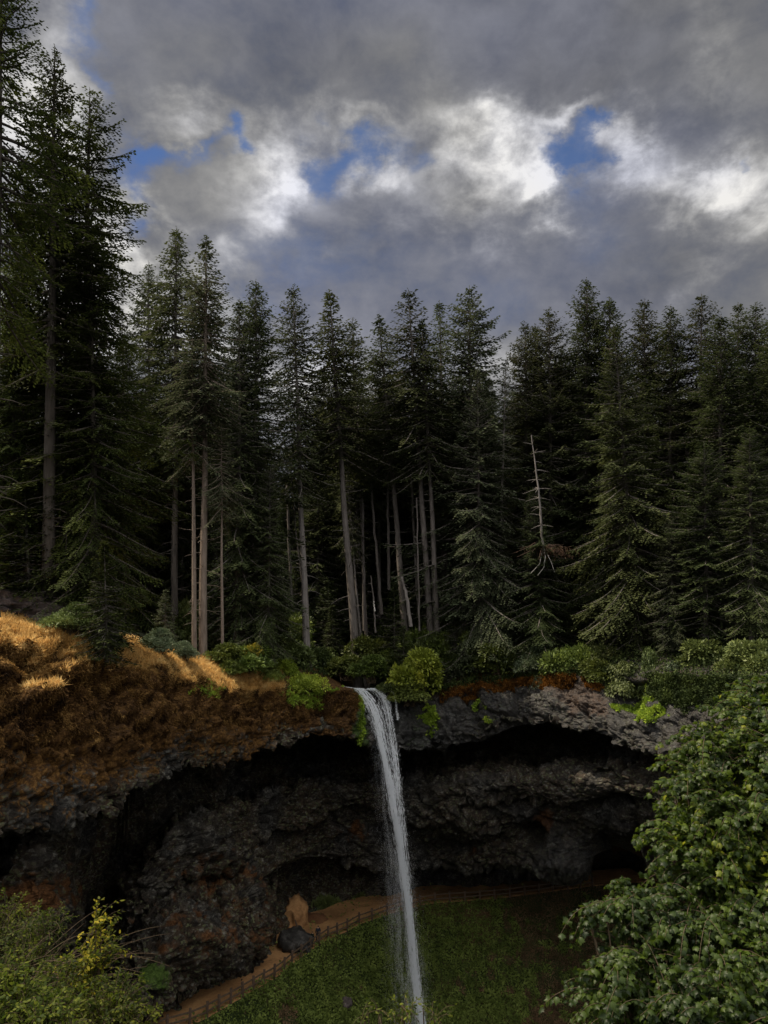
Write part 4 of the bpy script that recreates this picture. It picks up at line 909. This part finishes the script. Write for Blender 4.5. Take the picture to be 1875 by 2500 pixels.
for a in [
    ('round', 1025, 1700, 93.5, 150, 118, 'largest bright yellow green shrub hanging over the rim right of the waterfall', 'leaf_yellow'),
    ('hang', 1000, 1718, 92.8, 110, 60, 'leafy tangle drooping down the rock below the bright shrub', 'leaf_green'),
    ('round', 905, 1660, 96.5, 110, 62, 'bright green shrub directly above the waterfall lip', 'leaf_green'),
    ('loose', 845, 1655, 101, 120, 62, 'yellowish green shrub left of the one above the lip', 'leaf_green'),
    ('round', 780, 1650, 104, 120, 70, 'dull green shrub above the dark river mouth', 'leaf_dark'),
    ('loose', 715, 1640, 97, 130, 78, 'dark leafy shrub behind the little wooden railing', 'leaf_dark'),
    ('round', 605, 1648, 83, 150, 74, 'light green shrub on the golden rim left of the railing', 'leaf_green'),
    ('feather', 660, 1672, 85, 100, 66, 'feathery green shrub sloping down toward the railing', 'leaf_green'),
    ('loose', 618, 1612, 82.5, 52, 46, 'small yellow leafed bush sticking up over the golden rim', 'leaf_gold'),
    ('round', 548, 1625, 80, 110, 56, 'low green bush at the foot of the crooked trunk', 'leaf_green'),
    ('loose', 650, 1590, 92, 120, 80, 'dark bluish shrub in shade beyond the yellow bush', 'leaf_dark'),
    ('low', 745, 1690, 88, 130, 36, 'yellow green leafy cushion on the rim left of the notch', 'leaf_yellow'),
    ('feather', 385, 1600, 66, 150, 80, 'grey green feathery bush behind the golden slope', 'leaf_grey'),
    ('feather', 450, 1612, 72, 90, 56, 'smaller grey bush at the foot of the paired trunks', 'leaf_grey'),
    ('feather', 170, 1545, 52, 170, 90, 'dark green mossy bush right of the rock outcrop', 'leaf_dark'),
    ('hang', 262, 1588, 51.5, 90, 60, 'drooping green bush where the golden rim is broken', 'leaf_dark'),
    ('round', 1215, 1650, 93, 130, 80, 'domed pale green shrub on the rim, left of a grey one', 'leaf_green'),
    ('feather', 1305, 1652, 90.5, 120, 96, 'grey green feathery shrub right of the domed pale one', 'leaf_grey'),
    ('feather', 1320, 1690, 89, 60, 70, 'thin greyish tuft trailing below the feathery grey shrub', 'leaf_grey'),
    ('round', 1260, 1580, 98, 90, 76, 'light green bush behind the domed pale shrub', 'leaf_green'),
    ('low', 1400, 1650, 88, 170, 62, 'spread of low green bushes right of the grey shrub', 'leaf_green'),
    ('loose', 1130, 1660, 97, 140, 84, 'dark green shrub between the yellow green and the domed shrub', 'leaf_dark'),
    ('low', 1480, 1630, 86, 110, 46, 'low dark bush under the huge fir', 'leaf_dark'),
    ('hang', 1530, 1715, 81, 120, 100, 'dark leafy creeper hanging over the rim below the huge fir', 'leaf_dark'),
    ('hang', 1690, 1735, 75, 130, 90, 'dull green creeper hanging over the rim beside the maple', 'leaf_dark'),
    ('round', 1460, 1668, 84, 110, 60, 'mid green bush on the rim left of the dark ivy curtain', 'leaf_green'),
    ('hang', 1650, 1680, 77, 80, 66, 'olive brown drooping bush hanging over the rim at the right', 'leaf_grey'),
    ('hang', 1590, 1700, 80, 70, 120, 'dark ivy curtain hanging down the rock at the right', 'leaf_dark'),
    ('round', 1720, 1650, 76, 150, 90, 'dark green shrub below the short right fir', 'leaf_dark'),
    ('round', 1840, 1660, 70, 160, 100, 'dark green shrub against the right edge above the maple', 'leaf_dark'),
    ('round', 690, 1668, 90, 90, 60, 'olive green shrub hugging the golden rim beside the railing', 'leaf_yellow'),
    ('round', 560, 1650, 79, 80, 40, 'small light green bush on the golden rim under the crooked trunk', 'leaf_green'),
    ('loose', 900, 1625, 103, 130, 80, 'tall mid green shrub behind the waterfall lip', 'leaf_green'),
    ('round', 1080, 1640, 99, 120, 100, 'rounded mid green shrub right of the twin trunk feet', 'leaf_green'),
    ('loose', 960, 1640, 99, 90, 60, 'soft green shrub between the lip and the bright shrub', 'leaf_green'),
    ('round', 1165, 1630, 96, 110, 90, 'leafy green shrub at the foot of the drooping grey fir', 'leaf_green'),
    ('low', 955, 1690, 94, 90, 22, 'low leafy mat growing along the right lip of the fall', 'leaf_dark'),
    ('round', 1000, 1640, 101, 150, 60, 'shaded green shrub behind the bright yellow green one', 'leaf_dark'),
    ('low', 800, 2238, 106, 90, 40, 'round dark green bush on the sandy bank above the path', 'leaf_dark'),
    ('low', 880, 2215, 109, 60, 30, 'small dark bush by the path just left of the falling water', 'leaf_dark'),
    ('low', 520, 2452, 82, 60, 16, 'low green weeds at the foot of the wall beside the path', 'leaf_green'),
]:
    shrub(*a[:7], a[7])
# shaded understorey
for i in range(60):
    x = rr.uniform(330, 1800); D = rr.uniform(100, 122) if 700 < x < 1400 else rr.uniform(92, 110)
    X0 = P(x, 1600, D).x
    if abs(X0 + 3) < 7 and D < 112: continue
    z0 = float(ground_z(X0, D)); s = rr.uniform(1.0, 1.8)
    e = shrub(rr.choice(['round', 'loose', 'low']), x, 1600, D, 100 * s, 70 * s, 'shaded forest floor shrub, ' + zone(x), 'leaf_dark', group='shaded shrubs of the forest floor') if i % 2 else shrub(rr.choice(['round', 'loose', 'low']), x, 1600, D, 100 * s, 75 * s, 'light green forest floor shrub, ' + zone(x), 'leaf_green', group='lighter shrubs of the forest floor')
    e.location.z = z0 - .2

# ------------------------------------------------------------------ waterfall
def waterfall():
    r = np.random.RandomState(2)
    m, t, out = mat('falling_water')
    b = t.new('ShaderNodeBsdfPrincipled'); b.inputs['Base Color'].default_value = (.93, .95, .97, 1); b.inputs['Roughness'].default_value = .3
    tr = t.new('ShaderNodeBsdfTranslucent'); tr.inputs[0].default_value = (.93, .95, .98, 1)
    mx = t.new('ShaderNodeMixShader'); mx.inputs[0].default_value = .5
    t.l.new(b.outputs[0], mx.inputs[1]); t.l.new(tr.outputs[0], mx.inputs[2]); t.l.new(mx.outputs[0], out.inputs[0])
    root = empty('waterfall', P(925, 1686, 93.5)); L0 = np.array(root.location)
    tag(root, 'thin white waterfall plunging from the notch in the cliff rim', 'waterfall')
    def Dz(py): return 93.8 - 4.5 * np.clip((py - 1685) / 300, 0, 1) ** .6
    def strand(name, pts, n, sig, slen, sw, clump=1.0, seed=0, power=1.0, fuzz=0.0):
        pts = np.array(pts, float); s = np.cumsum(np.r_[0, np.linalg.norm(np.diff(pts[:, :2], axis=0), axis=1)])
        k = int(n * 2.2); u = r.rand(k) ** power * s[-1]
        x = np.interp(u, s, pts[:, 0]); y = np.interp(u, s, pts[:, 1]); sg = np.interp(u, s, pts[:, 2])
        off = np.clip(r.normal(size=k), -3.4, 3.4)
        nz = fbm(np.stack([off * 2.0 + seed, u / 120.0, 0 * u], 1), 4, .6) + .5 * fbm(np.stack([off * 5 + seed, u / 18.0, 0 * u + 4], 1), 3, .6)
        keep = r.rand(k) < np.clip(.5 + nz * 1.6 * clump, .02, 1)
        x, y, sg, off, u = [a[keep][:n] for a in (x, y, sg, off, u)]
        x2 = x + sg * off; D = Dz(y) + r.normal(size=len(x)) * .35
        p = Pn(x2, y, D)
        xa = np.interp(u + 6, s, pts[:, 0]) + np.interp(u + 6, s, pts[:, 2]) * off; ya = np.interp(u + 6, s, pts[:, 1])
        q = Pn(xa, ya + .01, Dz(ya) + (D - Dz(y))); d = q - p; d /= np.linalg.norm(d, axis=1)[:, None] + 1e-9
        d += r.normal(size=d.shape) * (.04 + fuzz)
        nn = np.array([0, -1, .5]) + r.normal(size=d.shape) * .7
        kk = len(x); fall = np.clip((y - 1690) / 300, 0, 1)
        v, f = cards(p - L0, d, nn, r.uniform(.4, 1, kk) * slen * (.45 + .55 * fall), r.uniform(.5, 1, kk) * sw)
        return obj(name, mesh_np(name, v, f), m, root)
    strand('main_stream', [(868, 1680, 5), (885, 1688, 7), (903, 1712, 8), (916, 1742, 8), (926, 1775, 7), (934, 1815, 5.5), (943, 1850, 5), (952, 1905, 5.5), (960, 1965, 5), (970, 2030, 5), (979, 2095, 4.5), (986, 2150, 4.5), (993, 2200, 4.5), (1002, 2270, 4.5), (1011, 2370, 5), (1023, 2460, 5), (1032, 2540, 5)], 21000, 1, .9, .042, 1.3, 0, 2.6)
    strand('right_stream', [(905, 1680, 4), (928, 1692, 6), (941, 1712, 7), (948, 1746, 5), (955, 1785, 5), (962, 1830, 5), (968, 1880, 4.5), (974, 1940, 4), (980, 2000, 4), (986, 2060, 4), (991, 2110, 4), (998, 2170, 4), (1006, 2260, 4), (1016, 2360, 4), (1026, 2450, 4), (1036, 2540, 4)], 9500, 1, .7, .042, 1.4, 7, 2.9)
    strand('side_trickle', [(955, 1685, 1), (964, 1700, 1), (968, 1725, 1.3), (971, 1755, 1.5)], 500, 1, .5, .04, 1.4, 3)
    strand('lip_foam', [(830, 1676, 2), (850, 1678, 2.5), (875, 1682, 3), (905, 1684, 3), (930, 1690, 3)], 900, 1, .5, .05, 1.5, 3)
    strand('bright_core', [(925, 1800, 2), (953, 1915, 3), (960, 1975, 3), (972, 2030, 3), (979, 2095, 3), (992, 2197, 3), (998, 2236, 3), (1011, 2371, 4), (1024, 2470, 4), (1033, 2540, 4)], 9500, 1, .9, .05, 1.8, 11, 1.0)
    strand('spray', [(900, 1720, 9), (920, 1780, 12), (936, 1850, 14), (948, 1930, 16), (957, 2000, 17), (966, 2080, 18), (976, 2180, 20), (988, 2300, 21), (1000, 2420, 22), (1010, 2540, 24)], 75000, 1, .14, .008, .6, 21, .6, .10)
waterfall()

# ------------------------------------------------------------------ fence along the path, railing by the river
def box(c, ax, sx, sy, sz):
    """box centred at c; ax = 3x3 axes"""
    s = np.array([[i, j, k] for i in (-1, 1) for j in (-1, 1) for k in (-1, 1)], float) * .5 * np.array([sx, sy, sz])
    V = s @ ax + c; F = np.array([[0, 1, 3, 2], [4, 6, 7, 5], [0, 4, 5, 1], [2, 3, 7, 6], [0, 2, 6, 4], [1, 5, 7, 3]]); return V, F
def bev(o, wdt=.015):
    md = o.modifiers.new('bevel', 'BEVEL'); md.width = wdt; md.segments = 2
fence_pts = [np.array(P(x, y, depth_at(y, ZT))) for x, y in OUT if 300 < x < 1470]
fence = empty('fence', fence_pts[0]); F0 = fence_pts[0]
tag(fence, 'long rustic wooden post and rail fence along the outer edge of the path', 'fence')
rf = random.Random(3)
for i, q in enumerate(fence_pts):
    a = rf.uniform(-.2, .2); ax = np.array([[math.cos(a), math.sin(a), 0], [-math.sin(a), math.cos(a), 0], [rf.uniform(-.03, .03), 0, 1]])
    V, F = box(q - F0 + np.array([0, 0, .55]), ax, .24, .24, 1.5 + rf.uniform(-.06, .06)); o = obj('post', mesh_np('post', V, F), M['timber'], fence); bev(o, .03)
    if i:
        pq = fence_pts[i - 1]
        for hz in (.5, 1.02):
            A = pq - F0 + np.array([0, -.08, hz + rf.uniform(-.04, .04)]); B = q - F0 + np.array([0, -.08, hz + rf.uniform(-.04, .04)])
            d = B - A; L = np.linalg.norm(d); d /= L; s = np.cross(d, [0, 0, 1.]); s /= np.linalg.norm(s); u_ = np.cross(s, d)
            V, F = box((A + B) / 2, np.array([d, s, u_]), L - .2, .09, .15); o = obj('rail', mesh_np('rail', V, F), M['rail'], fence); bev(o)
# railing near the lip
rp = [np.array(P(x, y, 91)) for x, y in ((700, 1658), (716, 1660), (733, 1660))]
rail = empty('railing', rp[0]); tag(rail, 'small grey wooden railing half hidden in bushes left of the river mouth', 'railing')
for i, q in enumerate(rp):
    V, F = box(q - rp[0] + np.array([0, 0, .3]), np.eye(3), .16, .16, 1.5); bev(obj('post', mesh_np('post', V, F), M['rail'], rail))
    if i:
        for hz in (.45, .9):
            A = rp[i - 1] - rp[0] + [0, -.06, hz]; B = q - rp[0] + [0, -.06, hz]; d = B - A; L = np.linalg.norm(d); d /= L; s = np.cross(d, [0, 0, 1.]); s /= np.linalg.norm(s)
            V, F = box((A + B) / 2, np.array([d, s, np.cross(s, d)]), L + .2, .07, .13); bev(obj('rail', mesh_np('rail', V, F), M['rail'], rail))

# ------------------------------------------------------------------ walkers on the path (a few pixels tall)
def cloth(name, c, rough=.9):
    m, t, out = mat(name); tc = t.new('ShaderNodeTexCoord').outputs['Object']; n = t.noise(tc, 12, 3, .6)
    principled(t, out, t.ramp(n, [(.3, tuple(x * .75 for x in c)), (.7, c)]), rough, .2, bump=n, bstr=.2, bdist=.02); return m
M['skin'] = cloth('skin', (.42, .26, .19), .6); M['jacket'] = cloth('dark_jacket', (.018, .02, .028)); M['trousers'] = cloth('dark_trousers', (.02, .022, .03)); M['hair'] = cloth('hair', (.04, .025, .015)); M['jacket2'] = cloth('green_black_coat', (.015, .022, .016))
def skinned(name, verts, edges, radii, m, parent, rootv=0):
    me = bpy.data.meshes.new(name); me.from_pydata(verts, edges, []); o = obj(name, me, m, parent)
    sk = o.modifiers.new('skin', 'SKIN'); sk.use_smooth_shade = True
    for i, rd in enumerate(radii):
        rd = rd if isinstance(rd, tuple) else (rd, rd)
        me.skin_vertices[0].data[i].radius = rd
    me.skin_vertices[0].data[rootv].use_root = True
    sb = o.modifiers.new('sub', 'SUBSURF'); sb.levels = 2; sb.render_levels = 2
    return o
def person(loc, rotz, h, label, coat, lean=0.0):
    e = empty('person', loc); e.rotation_euler[2] = rotz; s = h / 1.75; e.scale = (s, s, s); tag(e, label, 'person')
    V = [(0, 0, .93), (0, 0, 1.12), (0, -.01, 1.36), (0, -.01, 1.47), (0, -.02, 1.56), (0, -.03, 1.68),            # pelvis..head 0-5
         (.10, 0, .88), (.12, -.02, .50), (.13, .02, .09), (.13, -.14, .04),                                       # right leg 6-9
         (-.10, 0, .88), (-.12, .08, .50), (-.13, .16, .10), (-.13, .02, .04),                                      # left leg 10-13
         (.19, 0, 1.40), (.25, .03, 1.14), (.23, -.10, .92), (.22, -.15, .84),                                     # right arm 14-17
         (-.19, 0, 1.40), (-.25, .02, 1.14), (-.23, -.08, .91), (-.22, -.12, .83)]
    E = [(0, 1), (1, 2), (2, 3), (3, 4), (4, 5), (0, 6), (6, 7), (7, 8), (8, 9), (0, 10), (10, 11), (11, 12), (12, 13), (2, 14), (14, 15), (15, 16), (16, 17), (2, 18), (18, 19), (19, 20), (20, 21)]
    R = [(.14, .11), (.14, .11), (.16, .11), .06, .055, .095, .085, .062, .042, .04, .085, .062, .042, .04, .06, .046, .034, .022, .06, .046, .034, .022]
    # five separate fingers on each hand
    for hv, sg in ((17, 1), (21, -1)):
        hx, hy, hz = V[hv]
        for k, (ox, oy, L) in enumerate([(-.03, 0, .055), (-.012, -.01, .085), (.008, -.012, .092), (.026, -.01, .085), (.04, -.004, .065)]):
            V.append((hx + ox, hy + oy, hz - .03)); V.append((hx + ox * 1.3, hy + oy - .02, hz - .03 - L))
            n = len(V); E += [(hv, n - 2), (n - 2, n - 1)]; R += [.009, .008]
    skinned('body', V, E, R, M['skin'], e)
    skinned('jacket', [(0, 0, .86), (0, 0, 1.1), (0, 0, 1.34), (0, -.01, 1.45), (.20, 0, 1.40), (.26, .03, 1.14), (.24, -.08, .95), (-.20, 0, 1.40), (-.26, .02, 1.14), (-.24, -.07, .95)],
            [(0, 1), (1, 2), (2, 3), (2, 4), (4, 5), (5, 6), (2, 7), (7, 8), (8, 9)], [(.175, .14), (.165, .135), (.18, .135), .085, .08, .065, .052, .08, .065, .052], coat, e)
    skinned('trousers', [(0, 0, .94), (.10, 0, .86), (.12, -.02, .50), (.13, .02, .12), (-.10, 0, .86), (-.12, .08, .50), (-.13, .16, .13)], [(0, 1), (1, 2), (2, 3), (0, 4), (4, 5), (5, 6)], [(.16, .13), .105, .08, .062, .105, .08, .062], M['trousers'], e)
    skinned('hair', [(0, .0, 1.70), (0, .045, 1.64), (0, .05, 1.56)], [(0, 1), (1, 2)], [.09, .085, .06], M['hair'], e)
    V, F = [], []
    for (x, y, z, rx, rz) in ((.035, -.118, 1.69, .014, .009), (-.035, -.118, 1.69, .014, .009), (0, -.13, 1.66, .012, .025), (0, -.115, 1.615, .028, .007)):
        v, f = box(np.array([x, y, z]), np.eye(3), rx * 2, .02, rz * 2); F.append(f + 8 * len(V)); V.append(v)
    o = obj('face_features', mesh_np('face_features', np.concatenate(V), np.concatenate(F)), M['hair'], e); bev(o, .004)
    return e
dA = depth_at(2310, ZT) + 1.2
pA = P(776, 2300, dA); person((pA.x, dA, ZT), math.radians(200), 1.78, 'dark clothed walker standing at the fence beside the big boulder', M['jacket'])
dB = depth_at(2316, ZT) + 1.0
pB = P(762, 2312, dB); person((pB.x, dB, ZT), math.radians(150), 1.45, 'shorter dark clothed walker between the boulder and the taller walker', M['jacket2'])
# driftwood stick standing on the mound
st = [(np.array([[0, 0, 0], [.1, 0, .5], [-.2, 0, 1.3]]), np.array([.16, .13, .06])), (np.array([[0, 0, 0], [-.5, 0, .12], [-1.1, -.1, -.1]]), np.array([.14, .1, .05]))]
v, f = tubes(st, 7); o = obj('log', mesh_np('log', v, f, True), M['timber']); o.location = P(724, 2276, depth_at(2300, ZT) - .6); tag(o, 'dark forked log lying on top of the big boulder', 'log')

# ------------------------------------------------------------------ foreground broadleaf trees
def maple_leaf():
    # outline of a seven-lobed leaf in the xy plane, stem at origin, tip along +x
    lob = [(0, .0), (-.08, .28), (.10, .30), (.02, .56), (.28, .44), (.42, .66), (.52, .34), (.62, .40), (.66, .20), (1.0, 0)]
    pts = lob + [(x, -y) for x, y in lob[-2:0:-1]]
    P2 = np.array(pts); z = -.42 * np.abs(P2[:, 1]) - .42 * P2[:, 0] ** 2
    V = np.vstack([np.column_stack([P2, z]), [[.36, 0, .02]]]); n = len(P2); F = np.array([[i, (i + 1) % n, n] for i in range(n)])
    return V, F
def oval_leaf():
    P2 = np.array([(0, 0), (.3, .24), (.7, .2), (1, 0), (.7, -.2), (.3, -.24)]); z = -.3 * np.abs(P2[:, 1]) - .15 * P2[:, 0] ** 2
    return np.column_stack([P2, z]), np.array([[0, 1, 2, 3], [0, 3, 4, 5]])
def leaves(base, dirs, nrm, size, shape):
    LV, LF = shape; d = dirs / np.linalg.norm(dirs, axis=1)[:, None]
    s = np.cross(nrm, d); s /= np.linalg.norm(s, axis=1)[:, None] + 1e-9; nn = np.cross(d, s)
    V = base[:, None] + size[:, None, None] * (LV[None, :, 0:1] * d[:, None] + LV[None, :, 1:2] * s[:, None] + LV[None, :, 2:3] * nn[:, None])
    k = len(LV); F = (LF[None] + (np.arange(len(base)) * k)[:, None, None]).reshape(-1, LF.shape[1])
    return V.reshape(-1, 3), F
def broadleaf(name, label, cat, root_pos, ells, n_tw, leafn, lsize, m, shape, seed, outward, group=None, twig_len=(.5, 1.0), hi=None, droop=.5):
    """ells: list of (px,py,D,rx,ry,rz) crowns in metres; twigs with paired leaves end inside them"""
    r = np.random.RandomState(seed); root = np.array(root_pos, float); e = empty(name, root); tag(e, label, cat, group)
    C = [np.array(P(a[0], a[1], a[2])) for a in ells]; Rr = np.array([a[3:6] for a in ells]); vol = Rr.prod(1) ** .8
    limbs = []; mids = []
    for c, rad in zip(C, Rr):
        a = root; b = c - root; mid = root + b * .55 + np.array([0, 0, -.12 * np.linalg.norm(b)]) + r.normal(size=3) * .1
        tt = np.linspace(0, 1, 9)[:, None]; path = (1 - tt) ** 2 * a + 2 * tt * (1 - tt) * mid + tt ** 2 * c
        path[1:-1] += r.normal(size=(7, 3)) * .03 * np.linalg.norm(b) * .15; limbs.append((path - root, np.linspace(.05, .015, 9) * min(1.5, .5 + np.linalg.norm(b) * .12))); mids.append(path)
    k = r.choice(len(C), n_tw, p=vol / vol.sum())
    LB, LD, LN = [], [], []; tw = []
    for i in range(n_tw):
        c, rad = C[k[i]], Rr[k[i]]
        u_ = r.normal(size=3); u_ /= np.linalg.norm(u_); pos = c + u_ * rad * r.rand() ** .45
        L = r.uniform(*twig_len); dirv = u_ * .7 + np.array(outward) + r.normal(size=3) * .35; dirv /= np.linalg.norm(dirv)
        t = np.linspace(0, 1, 7)[:, None]; start = pos - dirv * L * .5
        path = start + dirv * L * t; path[:, 2] += (.25 * np.sin(t[:, 0] * 2.2) - droop * t[:, 0] ** 2) * L
        tw.append((path - root, np.linspace(.006, .002, 7)))
        if i % 3 == 0:
            j = r.randint(4, 9); bp = mids[k[i]][j] ; mm = (bp + start) / 2 + [0, 0, -.05]; tw.append((np.stack([bp, mm, start]) - root, np.array([.018, .013, .009])))
        n = leafn; s = np.linspace(.12, 1, n) + r.normal(size=n) * .02; s = np.clip(s, 0, 1)
        b = np.stack([np.interp(s, t[:, 0], path[:, q]) for q in range(3)], 1)
        tang = np.stack([np.interp(s, t[:, 0], np.gradient(path[:, q])) for q in range(3)], 1); tang /= np.linalg.norm(tang, axis=1)[:, None]
        for sg in (-1, 1):
            sd_ = np.cross(tang, [0, 0, 1.]) * sg
            d = tang * .7 + sd_ * .8 + r.normal(size=(n, 3)) * .3 + [0, 0, -.25]
            LB.append(b + d * lsize * .35); LD.append(d); LN.append(np.array([0, -.15, 1.0]) + r.normal(size=(n, 3)) * .6 + u_ * .3)
    LB, LD, LN = map(np.concatenate, (LB, LD, LN)); sz = lsize * r.uniform(.55, 1.25, len(LB))
    v, f = leaves(LB - root, LD, LN, sz, shape); fo = obj('foliage', mesh_np('foliage', v, f), M[m], e)
    fattr(fo.data, 'rnd', np.repeat(r.rand(len(LB)), len(shape[0])))
    v, f = tubes(limbs + tw, 5); obj('branches', mesh_np('branches', v, f, True), M['twig'], e)
    return e
def leaf_mat(name, stops, rough=.45, spec=.28, tf=.38, scale=1.2):
    m, t, out = mat(name); tc = t.new('ShaderNodeTexCoord').outputs['Object']
    a = t.new('ShaderNodeAttribute'); a.attribute_name = 'rnd'
    n = t.math('ADD', t.math('MULTIPLY', t.noise(tc, scale, 3, .6), .7), t.math('MULTIPLY', a.outputs['Fac'], .3))
    c = t.ramp(n, stops); principled(t, out, c, rough, spec, transl=t.mix(.5, c, (.16, .24, .02)), tfac=tf); return m
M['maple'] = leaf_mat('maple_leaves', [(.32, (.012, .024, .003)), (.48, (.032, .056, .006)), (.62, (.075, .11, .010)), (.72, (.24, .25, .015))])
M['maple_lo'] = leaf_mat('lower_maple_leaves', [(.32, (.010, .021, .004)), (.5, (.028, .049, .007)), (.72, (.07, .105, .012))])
M['bush'] = leaf_mat('bush_leaves', [(.32, (.012, .018, .004)), (.5, (.030, .042, .007)), (.7, (.12, .13, .014))], .6, .12)
M['bush_b'] = leaf_mat('bright_bush_leaves', [(.32, (.016, .026, .005)), (.5, (.045, .066, .010)), (.7, (.16, .18, .02))], .6, .12)
M['sapling'] = leaf_mat('yellow_leaves', [(.34, (.03, .045, .008)), (.5, (.12, .125, .012)), (.66, (.38, .30, .02))], .6, .12)
ML, OL = maple_leaf(), oval_leaf()
def foot(px, py, D):
    p = P(px, py, D); return (p.x, p.y, hill_z(p.x, p.y) - .1)
broadleaf('vine_maple', 'big green maple in the right foreground with yellowing upper leaves', 'tree', foot(1980, 2500, 10.5),
    [(1848, 1770, 10.8, 0.52, .7, .42), (1738, 1850, 10.5, 0.43, .6, .35), (1888, 1880, 10.2, 0.57, .7, .5), (1678, 1930, 10.4, 0.36, .5, .32), (1798, 1990, 10.0, 0.71, .8, .5), (1658, 2060, 10.0, 0.43, .6, .32),
     (1888, 2080, 9.8, 0.66, .8, .55), (1738, 2130, 9.8, 0.57, .7, .42), (1828, 1700, 11.2, 0.24, .35, .15), (1908, 1715, 11, 0.38, .5, .3)], 850, 12, .070, 'maple', ML, 1, (-.55, -.2, .15), twig_len=(.3, .75), droop=.3)
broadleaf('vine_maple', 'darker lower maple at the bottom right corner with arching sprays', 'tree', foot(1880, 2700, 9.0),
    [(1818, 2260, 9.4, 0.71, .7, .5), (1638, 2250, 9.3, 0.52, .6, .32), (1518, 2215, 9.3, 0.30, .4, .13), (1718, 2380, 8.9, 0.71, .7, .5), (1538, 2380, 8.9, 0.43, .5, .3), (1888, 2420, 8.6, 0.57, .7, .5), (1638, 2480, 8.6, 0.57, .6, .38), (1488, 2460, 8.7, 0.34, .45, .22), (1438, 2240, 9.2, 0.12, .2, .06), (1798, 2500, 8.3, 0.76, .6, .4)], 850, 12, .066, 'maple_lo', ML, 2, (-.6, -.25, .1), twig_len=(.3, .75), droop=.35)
broadleaf('bush', 'grey green leafy bush filling the lower left edge', 'bush', foot(-40, 2700, 17), [(30, 2290, 17, .7, .8, .4), (110, 2270, 16.5, .42, .5, .25), (60, 2360, 16, .8, .7, .35), (0, 2235, 17, .4, .5, .25)], 330, 10, .065, 'bush', OL, 3, (-.1, -.2, .6), twig_len=(.4, .9), droop=.3)
broadleaf('bush', 'thin yellow leafed sapling right of the grey green bush', 'bush', foot(235, 2600, 15), [(235, 2270, 15, .16, .2, .22), (240, 2340, 15, .3, .35, .28), (225, 2400, 15, .32, .35, .25), (180, 2380, 15, .2, .3, .25)], 95, 9, .085, 'sapling', OL, 4, (.25, -.1, .7), twig_len=(.35, .8), droop=.1)
broadleaf('bush', 'bright yellow green bush in the bottom left corner', 'bush', foot(40, 2750, 12), [(30, 2460, 12, .5, .5, .35), (110, 2490, 11.8, .4, .4, .25), (0, 2400, 12.3, .3, .3, .25)], 230, 9, .075, 'bush_b', OL, 5, (0, -.2, .6), twig_len=(.3, .6), droop=.3)
broadleaf('bush', 'dark green spreading bush at the bottom left beside the dark wall', 'bush', foot(260, 2700, 14), [(200, 2460, 14, .6, .6, .35), (290, 2450, 14, .42, .5, .3), (330, 2500, 13.7, .35, .4, .3), (120, 2420, 14.4, .5, .5, .3), (250, 2500, 13.6, .6, .5, .3)], 330, 10, .07, 'bush', OL, 6, (.1, -.2, .6), twig_len=(.35, .7), droop=.3)
broadleaf('bush', 'yellow green twig tips poking up at the bottom edge below the fall', 'bush', foot(1000, 2650, 13), [(985, 2475, 13, .28, .25, .10), (925, 2470, 13, .12, .15, .08), (1060, 2490, 13, .16, .2, .09), (890, 2495, 13, .12, .15, .05)], 36, 6, .06, 'bush_b', OL, 7, (.1, -.1, .6), twig_len=(.3, .55), droop=.2)
# bare arching twigs among the left bushes
rt = np.random.RandomState(8); st = []; b0 = np.array(foot(60, 2600, 15.5))
for i in range(60):
    a = np.array(P(rt.uniform(-20, 260), rt.uniform(2330, 2480), 15.5 + rt.uniform(-.8, .8))); L = rt.uniform(.7, 1.9); d = np.array([rt.uniform(.2, 1), rt.uniform(-.3, .3), rt.uniform(.1, .8)]); d /= np.linalg.norm(d)
    t_ = np.linspace(0, 1, 7)[:, None]; st.append((a - b0 + d * L * t_ + np.array([0, 0, -.25 * L]) * t_ ** 2, np.linspace(.009, .003, 7)))
st.append((np.stack([np.zeros(3), (np.array(P(50, 2480, 15.5)) - b0)]), np.array([.05, .02]))); 
v, f = tubes(st, 5); o = obj('twigs', mesh_np('twigs', v, f, True), M['twig']); o.location = b0; tag(o, 'tangle of bare brown arching twigs among the lower left bushes', 'twigs')
